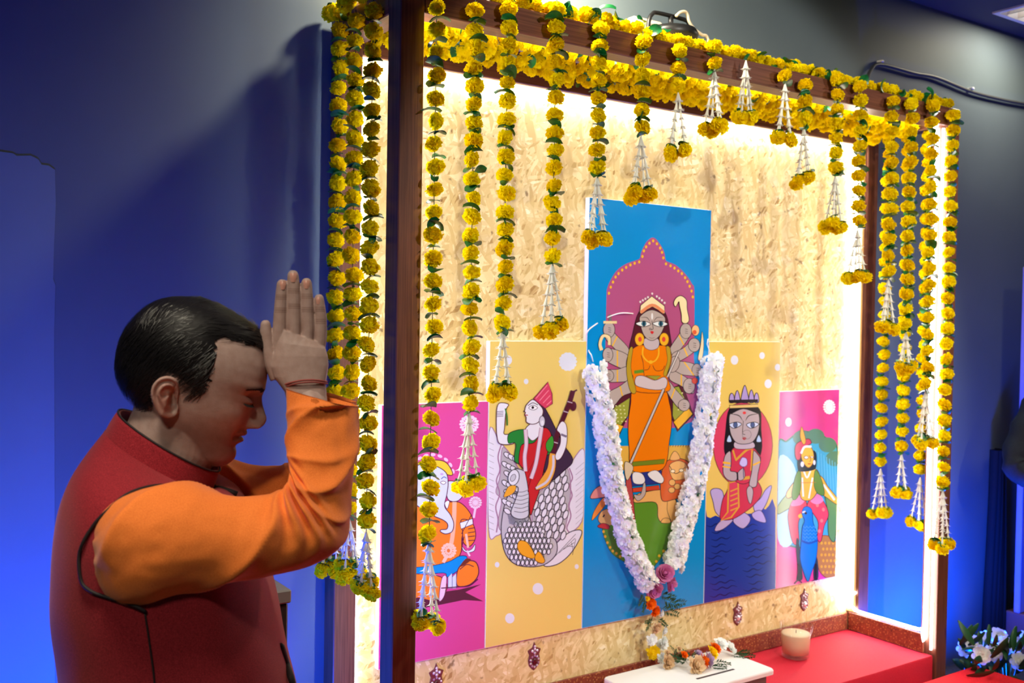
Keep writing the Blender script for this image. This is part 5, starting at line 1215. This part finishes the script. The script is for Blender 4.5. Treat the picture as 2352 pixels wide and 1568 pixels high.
# thread bracelet round the wrist
w0 = lp(651, 884, -.021); w1 = lp(748, 876, -.021); c = (w0+w1)/2; c[1] = -.0205; ax = (w1-w0)/2
P = [c+ax*1.05*math.cos(q)+np.array([0, .0225*math.sin(q), 0])+np.array([0, 0, .006*(1-math.cos(q)**2)*(math.sin(q) < 0)]) for q in np.linspace(0, 2*PI, 36)]
g = G().tube(P, .0016, 6).tube([p+np.array([.001, 0, -.0032]) for p in P], .0013, 6)
o = g.done('thread_bracelet', mat('thread_pink', S(150, 70, 66), .8), man, True); o['label'] = 'thin reddish thread tied round the wrist'

# ---- hair: a shell over the skull plus combed strands
HL = [(602, 806), (588, 798), (570, 790), (548, 782), (520, 775), (505, 778), (506, 795), (508, 815), (503, 842), (496, 862), (491, 880), (487, 890), (478, 896), (466, 902), (456, 893), (450, 880), (440, 870), (428, 862), (414, 852), (398, 852), (382, 862), (372, 880), (371, 900), (377, 918), (372, 924), (350, 934), (330, 940), (306, 944), (270, 930), (230, 850), (240, 700), (400, 640), (560, 670), (640, 740), (640, 800)]
HU = [px2uv(*p) for p in HL]
def inpoly(x, y, P):
    r = False; n = len(P)
    for i in range(n):
        (x1, y1), (x2, y2) = P[i], P[i-1]
        if (y1 > y) != (y2 > y) and x < (x2-x1)*(y-y1)/(y2-y1)+x1: r = not r
    return r
def edist(x, y, P):
    d = 1e9; n = 29
    for i in range(n):
        (x1, y1), (x2, y2) = P[i], P[i+1]; dx, dy = x2-x1, y2-y1; t = max(0, min(1, ((x-x1)*dx+(y-y1)*dy)/(dx*dx+dy*dy)))
        d = min(d, math.hypot(x-x1-t*dx, y-y1-t*dy))
    return d
def shellpt(i, j, extra=0):
    v = vs_[i]; u, _, w = HG[i][j % NT]; jit = noise.noise(Vector((u*.12, v*.12, w*.12)))*6
    if not inpoly(u+jit, v+jit*.6, HU): return None
    d = edist(u, v, HU); k = min(1, d/26)
    # thickness: full on top and back, thin at the temples
    top = max(0, min(1, (v-20)/110)); bk = max(0, min(1, (-u-40)/100))
    h = (3.0+7*top+6*bk+8*max(0, min(1, (u-40)/60))*max(0, min(1, (v-100)/40)))*(.2+.8*k**.6)
    c = np.array([-20*.5, 20, 0]); n_ = np.array([u-c[0], v-c[1], w*1.5]); n_ /= np.linalg.norm(n_)
    return np.array([u, v, w])+n_*(h+extra)
SI = list(range(0, len(vs_), 2)); SJ = list(range(0, NT, 2)); idx = {}; V = []; F = []
for a, i in enumerate(SI):
    for b, j in enumerate(SJ):
        p = shellpt(i, j)
        if p is not None: idx[a, b] = len(V); V.append(h2l(*p))
for a in range(len(SI)-1):
    for b in range(len(SJ)):
        q = [(a, b), (a, (b+1) % len(SJ)), (a+1, (b+1) % len(SJ)), (a+1, b)]; q = [idx[k] for k in q if k in idx]
        if len(q) >= 3: F.append(tuple(q))
top_ring = [idx[0, b] for b in range(len(SJ)) if (0, b) in idx]
if len(top_ring) > 2: F.append(tuple(top_ring[::-1]))
hm = mat('hair', (.006, .005, .006, 1), .5, .2)
n1 = noisy(hm, 60, None, 3, (1, 1, 1), bump=.4, dist=.002)
child('hair', mesh('hair', V, F, hm))
rnd = random.Random(3); V = []; F = []
def strand(i, j, ln_, wd, lift):
    base = shellpt(i, j, .3)
    if base is None: return
    u, v, w = base; P = [np.array([u, v, w])]
    c = np.array([-10, 20, 0])
    n0 = np.array([u-c[0], v-c[1], w*1.5]); n0 /= np.linalg.norm(n0)
    if v > 95: flow = np.array([-.75, .12, -1.0 if w < 25 else .6])                 # top: combed back and over to the near side
    elif u > 40 and v > 40: flow = np.array([-.8, -.35, -.3*(1 if w < 0 else -1)])
    else: flow = np.array([-.55, -1, 0])
    flow = flow+np.array([rnd.gauss(0, .16), rnd.gauss(0, .16), rnd.gauss(0, .16)]); st = 4
    for k in range(st):
        n_ = P[-1]-c; n_ = n_*np.array([1, 1, 1.5]); n_ /= np.linalg.norm(n_); f = flow-n_*np.dot(flow, n_); f /= np.linalg.norm(f)+1e-6
        q = P[-1]+f*ln_/st; P.append(q+n_*(lift*(1.6-k)*.5))
    sd = np.cross(P[1]-P[0], n0); sd /= np.linalg.norm(sd)+1e-6; m = len(V)
    for k, p in enumerate(P):
        ww = wd*(1-.85*k/st); V.extend([h2l(*(p+sd*ww)), h2l(*(p-sd*ww)), h2l(*(p+n0*ww*.9))])
    for k in range(st): F.extend([(m+3*k, m+3*k+3, m+3*k+5, m+3*k+2), (m+3*k+2, m+3*k+5, m+3*k+4, m+3*k+1)])
for _ in range(9000):
    strand(int(rnd.random()**.8*150), rnd.randrange(NT), rnd.uniform(22, 46), rnd.uniform(.45, 1.0), rnd.uniform(.3, 1.1))
o = child('hair_strands', mesh('hair_strands', V, F, mat('hair_strand', (.008, .007, .008, 1), .30, .6))); o['kind'] = 'stuff'
# eyebrow and lashes
V = []; F = []
def tuft(u, v, w, d, ln_, wd):
    m = len(V); p = np.array([u, v, w]); sd = np.array([0, 1, 0])*wd; q = p+np.array(d)*ln_
    V.extend([h2l(*(p+sd)), h2l(*(p-sd)), h2l(*q)]); F.append((m, m+1, m+2))
for sg in (-1, 1):
    for k in range(300):
        f = rnd.random(); a = 20+f*58; v = 25+8*math.sin(f*2.2)-10*f*f+rnd.gauss(0, 2.2*(1-f*.6))
        w = a*sg; w0_, um, uf = fWW(v), fUM(v), fUF(v); c = max(0, 1-(a/w0_)**2.2)**(1/2.2); u = um+(uf-um)*c**(2/2.25*1)+face_off(v, w)*min(1, c*1.8)+1.6
        tuft(u, v, w, (-.35, .15, sg*.9), rnd.uniform(7, 11), .7)
o = child('eyebrow', mesh('eyebrow', V, F, mat('brow_hair', (.02, .014, .012, 1), .6))); o['kind'] = 'stuff'
V = []; F = []
for sg in (-1, 1):
    for k in range(46):
        a = 32+k*.78; v = -9.5-.05*(a-48)-1.5*math.sin((a-32)/36*PI); w0_ = fWW(v); c = max(0, 1-(a/w0_)**2.2)**(1/2.2); u = fUM(v)+(fUF(v)-fUM(v))*c**(2/2.25)+face_off(v, a)*min(1, c*1.8)+.6
        tuft(u, v+1, a*sg, (.75, -.65, sg*.3), rnd.uniform(6, 9), .9); tuft(u+.3, v, a*sg, (.1, -.3, sg*.9), 3, 1.4)
o = child('eyelashes', mesh('eyelashes', V, F, bpy.data.materials['brow_hair'])); o['kind'] = 'stuff'

# ---- vest
vm = mat('vest_wool', S(150, 22, 30), .85, .25, **{'Sheen Weight': .25, 'Sheen Roughness': .5, 'Sheen Tint': (1, .5, .5, 1)})
noisy(vm, 900, [(.3, S(104, 13, 27)), (.5, S(138, 22, 36)), (.72, S(176, 46, 56))], 3, (1, 1, 1), bump=.35, dist=.0008)
trimm = mat('dark_piping', (.012, .006, .008, 1), .7)
TS = [(680, 1600, 152, 1600, .190), (664, 1520, 147, 1525, .192), (648, 1450, 142, 1455, .196), (632, 1380, 138, 1390, .20), (616, 1310, 137, 1320, .203), (598, 1245, 141, 1255, .206), (578, 1190, 150, 1195, .206), (556, 1150, 163, 1135, .200), (532, 1128, 184, 1080, .184), (508, 1118, 212, 1035, .150), (496, 1120, 236, 1003, .110), (488, 1122, 248, 985, .085)]
# smooth the station list and give it weight below the frame
zhip = lp(400, 1620)[2]
R_ = []
for k, dz_ in enumerate((.10, .05)): 
    A_, B_ = lp(682, 1600), lp(152, 1600); A_[2] -= dz_; B_[2] -= dz_; R_.append((A_, B_, .19))
for x0, y0, x1, y1, r in TS: R_.append((lp(x0, y0), lp(x1, y1), r))
R_ = [(q[:3], q[3:6], q[6]) for q in spline([np.concatenate([a, b, [r]]) for a, b, r in R_], 5)]
def wr_(p, k=1.0):                                # soft fabric undulation
    return noise.noise(Vector(p)*9)*.004*k+noise.noise(Vector((p[0]*20, p[1]*14, p[2]*5)))*.003*k
rings = []
for a, b, r in R_:
    q = oval(a, b, r, 0, 96, 2.35); c = (np.array(a)+np.array(b))/2
    rings.append([p+(p-c)/np.linalg.norm(p-c)*wr_(p) for p in q])
inner = [[c_+(p-c_)*.93 for p in rings[0]] for c_ in [np.mean(rings[0], axis=0)]]
V, F = loft(inner+rings, False, False)
child('vest', mesh('vest', V, F, vm))
vest = man.children[-1]
# mandarin collar: upright band around the neck
CB = [(490, 1126, 244, 988, .086), (496, 1106, 255, 967, .082), (501, 1090, 266, 950, .079), (505, 1080, 274, 941, .077)]
rr1 = [oval(lp(a, b), lp(c, d), r, 0, 72, 2.1) for a, b, c, d, r in CB]; cc = [np.mean(q, axis=0) for q in rr1]
rr2 = [[c+(p-c)*.955 for p in q] for q, c in zip(rr1, cc)]
V, F = loft(rr1+rr2[::-1], False, False); put('collar', mesh('collar', V, F, vm), vest)
G().tube(rr1[-1]+[rr1[-1][0]], .0016, 6, False).done('collar_piping', trimm, vest, True)
# zip placket below the collar, side seam, pocket, armholes
ff = [lp(x, y, -.004) for x, y in [(476, 1086), (480, 1105), (487, 1121), (505, 1124), (540, 1136)]]
G().tube([p+np.array([.003, 0, .001]) for p in spline(ff, 3)], .0042, 8).done('zip', trimm, vest, True)
def surf_t(px, py, sg=-1):                        # point of the vest's near side seen at a photo point
    best = None
    for t in np.linspace(-.235, -.02, 130):
        p = lp(px, py, t)
        for a, b, r in R_:
            pass
        za = [(a[2]+b[2])/2 for a, b, r in R_]; k = int(np.argmin([abs(p[2]-z-(p[0]-(a[0]+b[0])/2)*(a[2]-b[2])/(a[0]-b[0])) for z, (a, b, r) in zip(za, R_)]))
        a, b, r = R_[k]; h = (a[0]-b[0])/2; x = abs((p[0]-(a[0]+b[0])/2)/h)
        if x < 1 and abs(t) <= r*(1-x**2.35)**(1/2.35)+.002: return p
    return lp(px, py, -.05)
seam = [surf_t(x, y) for x, y in [(333, 1405), (340, 1450), (347, 1500), (353, 1545), (357, 1590)]]
G().tube([p+np.array([0, -.0012, 0]) for p in spline(seam, 4)], .0013, 6).done('side_seam', trimm, vest, True)
pk = [surf_t(x, y) for x, y in [(645, 1478), (652, 1500), (659, 1525), (668, 1552), (676, 1580)]]
g = G().tube([p+np.array([0, -.003, 0]) for p in spline(pk, 4)], [.003]+[.005]*15+[.003], 8); o = g.done('pocket_zip', trimm, vest, True)
for sx in (1, -1):
    ah = [(434, 1123), (400, 1116), (371, 1113), (335, 1118), (300, 1130), (275, 1146), (251, 1168), (226, 1192), (207, 1218), (192, 1244), (183, 1272), (183, 1305), (189, 1336), (204, 1352), (226, 1363), (262, 1374), (296, 1384), (320, 1394), (336, 1403)]
    P = [surf_t(x, y)+np.array([0, -.003, 0]) for x, y in ah]
    if sx < 0: P = [p*np.array([1, -1, 1]) for p in P]
    G().tube(spline(P, 3), .0022, 6).done('armhole_piping', trimm, vest, True)

# ---- kurta sleeves
km = mat('kurta_cotton', S(238, 124, 48), .8, .25, **{'Sheen Weight': .15})
noisy(km, 700, [(.3, S(226, 112, 40)), (.7, S(244, 134, 56))], 2, (1, 1, 1), bump=.2, dist=.0005)
SL = [(184, 1262, 188, 1322, -.148, .022), (196, 1230, 204, 1348, -.160, .022), (214, 1200, 226, 1368, -.172, .020), (236, 1172, 262, 1382, -.178, .044), (268, 1146, 305, 1394, -.180, .060), (318, 1124, 352, 1388, -.178, .070), (375, 1113, 405, 1366, -.172, .073), (432, 1111, 462, 1350, -.164, .071),
      (485, 1127, 520, 1338, -.156, .068), (535, 1138, 575, 1330, -.148, .066), (582, 1138, 628, 1321, -.140, .063), (622, 1132, 682, 1308, -.132, .061), (648, 1122, 728, 1290, -.126, .059), (660, 1108, 766, 1268, -.120, .057), (664, 1092, 790, 1246, -.114, .056),
      (663, 1074, 801, 1218, -.106, .055), (660, 1054, 806, 1180, -.098, .054), (657, 1030, 810, 1136, -.088, .053), (656, 1004, 814, 1088, -.078, .051), (657, 976, 818, 1038, -.066, .049), (656, 946, 822, 990, -.056, .047), (655, 918, 825, 955, -.046, .044), (655, 891, 826, 934, -.040, .042)]
SS = spline([np.array(q, float) for q in SL], 7); NS = len(SS)
def ridge(x): return (1-abs(x))**3
def sleeve():
    rings = []; n = 96
    for i, (x0, y0, x1, y1, t, r) in enumerate(SS):
        a, b = lp(x0, y0, t), lp(x1, y1, t); c = (a+b)/2; h = (a-b)/2; f = i/(NS-1); ring = []
        for j in range(n):
            q = 2*PI*j/n; p = c+h*math.copysign(abs(math.cos(q))**.92, math.cos(q))+np.array([0, -r*math.sin(q), 0])
            dn = p-c; dn /= np.linalg.norm(dn); sf = max(0, math.sin(q))
            e = 0
            # long diagonal folds along the upper arm, bunched folds in the crook, spiral folds on the forearm
            e += .0032*noise.noise(Vector((f*7, q*1.6+f*5, 3.1)))
            up = max(0, min(1, (.56-f)/.1)); e += up*.015*(ridge(math.sin(q*1.0+f*9.5+.4))-.35)*min(1, f*5)
            cr = math.exp(-((f-.60)/.10)**2)*max(0, math.cos(q)*.7+.5); e += cr*.013*math.sin(f*110+q*3.4+1.6*noise.noise(Vector((f*9, q, 0))))*min(1, .35+sf)
            fo = max(0, min(1, (f-.60)/.08)); e += fo*.015*(ridge(math.sin(q*1.5-f*13+.9))-.3)
            e += fo*.009*(ridge(math.sin(q*1.0-f*20+2.2))-.3)
            g0 = math.exp(-((f-.075)/.05)**2); e += g0*.003*math.sin(q*13+noise.noise(Vector((q*2, 0, 0)))*3)*sf   # gathers at the armhole
            e += .0012*noise.noise(Vector(p)*60)
            k = 1-.75*abs(math.cos(q))**6
            ring.append(p+dn*e*k)
        rings.append(ring)
    c = [np.mean(r, axis=0) for r in rings]
    hem = [[c[-1]+(p-c[-1])*1.006 for p in rings[-1]]]
    ins = [[cc_+(p-cc_)*k for p in rg] for rg, cc_, k in ((rings[-1], c[-1], .965), (rings[-6], c[-6], .93), (rings[-14], c[-14], .86))]
    return loft(rings+hem+ins, True, False)
V, F = sleeve(); V = [np.array(p) for p in V]
child('kurta_sleeve', mesh('kurta_sleeve', V, F, km))
cu = man.children[-1]
child('kurta_sleeve', mesh('kurta_sleeve', [p*np.array([1, -1, 1]) for p in V], [f[::-1] for f in F], km))
# stitched line near the cuff
st = [SS[-5]]
# kurta skirt, trousers and shoes below the picture's edge
ks = []
for z, hx, hy in ((zhip+.09, .155, .172), (zhip-.1, .165, .18), (.72, .175, .19), (.56, .185, .2)):
    c = np.array([hip[0]+.02, 0, z]); ks.append([c+np.array([hx*math.cos(2*PI*j/64), hy*math.sin(2*PI*j/64), 0])*(1+.02*math.sin(j*1.2)*(z < .8)) for j in range(64)])
V, F = loft(ks+[[np.mean(ks[-1], axis=0)+(p-np.mean(ks[-1], axis=0))*.97 for p in ks[-1]]], True, False); child('kurta_skirt', mesh('kurta_skirt', V, F, km))
tm = mat('trouser_cotton', S(232, 228, 215), .8); sm_ = mat('shoe_leather', S(60, 36, 24), .4)
for e in (1, -1):
    h_ = hip+np.array([0, e*.1, 0]); V, F = tube_r([h_+np.array([0, 0, -.05]), h_+np.array([.03, 0, -.45]), h_+np.array([0, 0, -.83])], [.098, .08, .062], 24); child('trouser_leg', mesh('trouser_leg', V, F, tm))
    rg = [[h_+np.array([x, w*math.cos(2*PI*j/20), -.93+max(0, hh/2+hh/2*math.sin(2*PI*j/20))]) for j in range(20)] for x, w, hh in ((-.09, .025, .05), (-.075, .036, .085), (-.02, .042, .095), (.06, .045, .075), (.14, .047, .055), (.185, .035, .045), (.2, .012, .03))]
    V, F = loft(rg); child('shoe', mesh('shoe', V, F, sm_))
# ------------------------------------------------------------------ visitor at the right edge, mostly out of the picture
fx, fy = -.30, -.954
vis = empty('person', (3.36, -.06, 0), 'person in a dark navy jacket at the far right edge, only a sleeve showing', 'person', None, math.atan2(fy, fx))
Hm = np.array([tuple(v.co) for v in headmesh.vertices])-HC; c2, s2 = math.cos(BB), math.sin(BB)
def up(P, z0): P = np.asarray(P); return np.stack([P[:, 0]*c2-P[:, 2]*s2+.03, P[:, 1], P[:, 0]*s2+P[:, 2]*c2+z0], 1)
def ell_(x, y, z, rx, ry, n=40, ex=2.3): return [np.array([x+rx*math.copysign(abs(math.cos(q))**(2/ex), math.cos(q)), y+ry*math.copysign(abs(math.sin(q))**(2/ex), math.sin(q)), z]) for q in (2*PI*i/n for i in range(n))]
vb = G(); vb.add(up(Hm, 1.60), [tuple(p.vertices) for p in headmesh.polygons])
vb.add(*loft([ell_(*q) for q in ((.0, 0, .86, .11, .15), (.0, 0, 1.1, .10, .14), (.0, 0, 1.32, .11, .17), (-.01, 0, 1.42, .08, .15), (-.02, 0, 1.46, .055, .06), (.0, 0, 1.56, .05, .052))]))
AR = [(0, .17, 1.39), (-.01, .25, 1.24), (-.03, .335, 1.03), (.05, .30, .97), (.11, .20, .93)]
for e in (1, -1):
    vb.add(*tube_r([(x, y*e, z) for x, y, z in AR], [.05, .045, .038, .034, .03]))
    vb.add(*tube_r([(0, .09*e, .88), (.01, .10*e, .5), (-.02, .10*e, .08)], [.08, .055, .04])); vb.add(*tube_r([(-.05, .1*e, .045), (.06, .1*e, .04), (.16, .1*e, .032)], [.036, .034, .026]))
o = mesh('body', vb.V, vb.F, mat('skin_plain', S(172, 124, 102), .5)); put('body', o, vis)
hv = up(np.array([tuple(v.co) for v in [c for c in man.children if c.name == 'hair'][0].data.vertices])-HC, 1.60)
put('hair', mesh('hair', hv, [tuple(p.vertices) for p in [c for c in man.children if c.name == 'hair'][0].data.polygons], hm), vis)
jm = mat('jacket_navy', (.012, .02, .035, 1), .7, .3); noisy(jm, 300, [(.3, (.008, .014, .026, 1)), (.7, (.018, .028, .048, 1))], 3, bump=.2, dist=.001)
def crease(r, k=.004): return [[p+np.array([noise.noise(Vector(p)*14+Vector((i, 0, 0)))*k, noise.noise(Vector(p)*14+Vector((0, 5, 0)))*k, 0]) for p in q] for i, q in enumerate(r)]
TR = [(.0, 0, .80, .145, .205), (.0, 0, .90, .142, .20), (.0, 0, 1.05, .135, .19), (.0, 0, 1.2, .14, .20), (.0, 0, 1.32, .138, .21), (-.01, 0, 1.40, .115, .19), (-.015, 0, 1.445, .085, .12), (-.015, 0, 1.475, .07, .075)]
V, F = loft(crease([ell_(*q) for q in TR]), True, False); jk = put('jacket', mesh('jacket', V, F, jm), vis)
V, F = loft([ell_(-.012, 0, z, r, r*1.02, 36, 2) for z, r in ((1.455, .078), (1.50, .070), (1.515, .068), (1.50, .064), (1.46, .066))], False, False); put('collar', mesh('collar', V, F, jm), jk)
for e in (1, -1):
    S9 = spline([np.array([x, y*e, z, r]) for (x, y, z), r in zip(AR, (.085, .076, .066, .058, .046))], 8); rings = []
    for i in range(len(S9)):
        t_ = Vector(S9[min(i+1, len(S9)-1)][:3]-S9[max(i-1, 0)][:3]).normalized(); a_2 = t_.cross(Vector((1, 0, .1))).normalized(); b_2 = a_2.cross(t_)
        r = S9[i][3]*(1+.05*math.sin(i*1.9)+.03*math.sin(i*3.1)); rings.append([S9[i][:3]+np.array(a_2)*r*math.cos(2*PI*j/28)+np.array(b_2)*r*math.sin(2*PI*j/28) for j in range(28)])
    V, F = loft(crease(rings, .006)); put('sleeve', mesh('sleeve', V, F, jm), jk)
    V, F = tube_r([(0, .095*e, .86), (.012, .105*e, .48), (-.02, .105*e, .07)], [.105, .082, .065], 24); put('trouser_leg', mesh('trouser_leg', V, F, mat('trouser_dark', (.015, .015, .02, 1), .8)), vis)
    rg = [[np.array([x, .1*e+w*math.cos(2*PI*j/20), max(.002, hh/2+hh/2*math.sin(2*PI*j/20))]) for j in range(20)] for x, w, hh in ((-.10, .025, .05), (-.085, .038, .085), (-.02, .044, .095), (.06, .047, .075), (.14, .048, .055), (.185, .036, .045), (.2, .012, .03))]
    V, F = loft(rg); put('shoe', mesh('shoe', V, F, M['black']), vis)
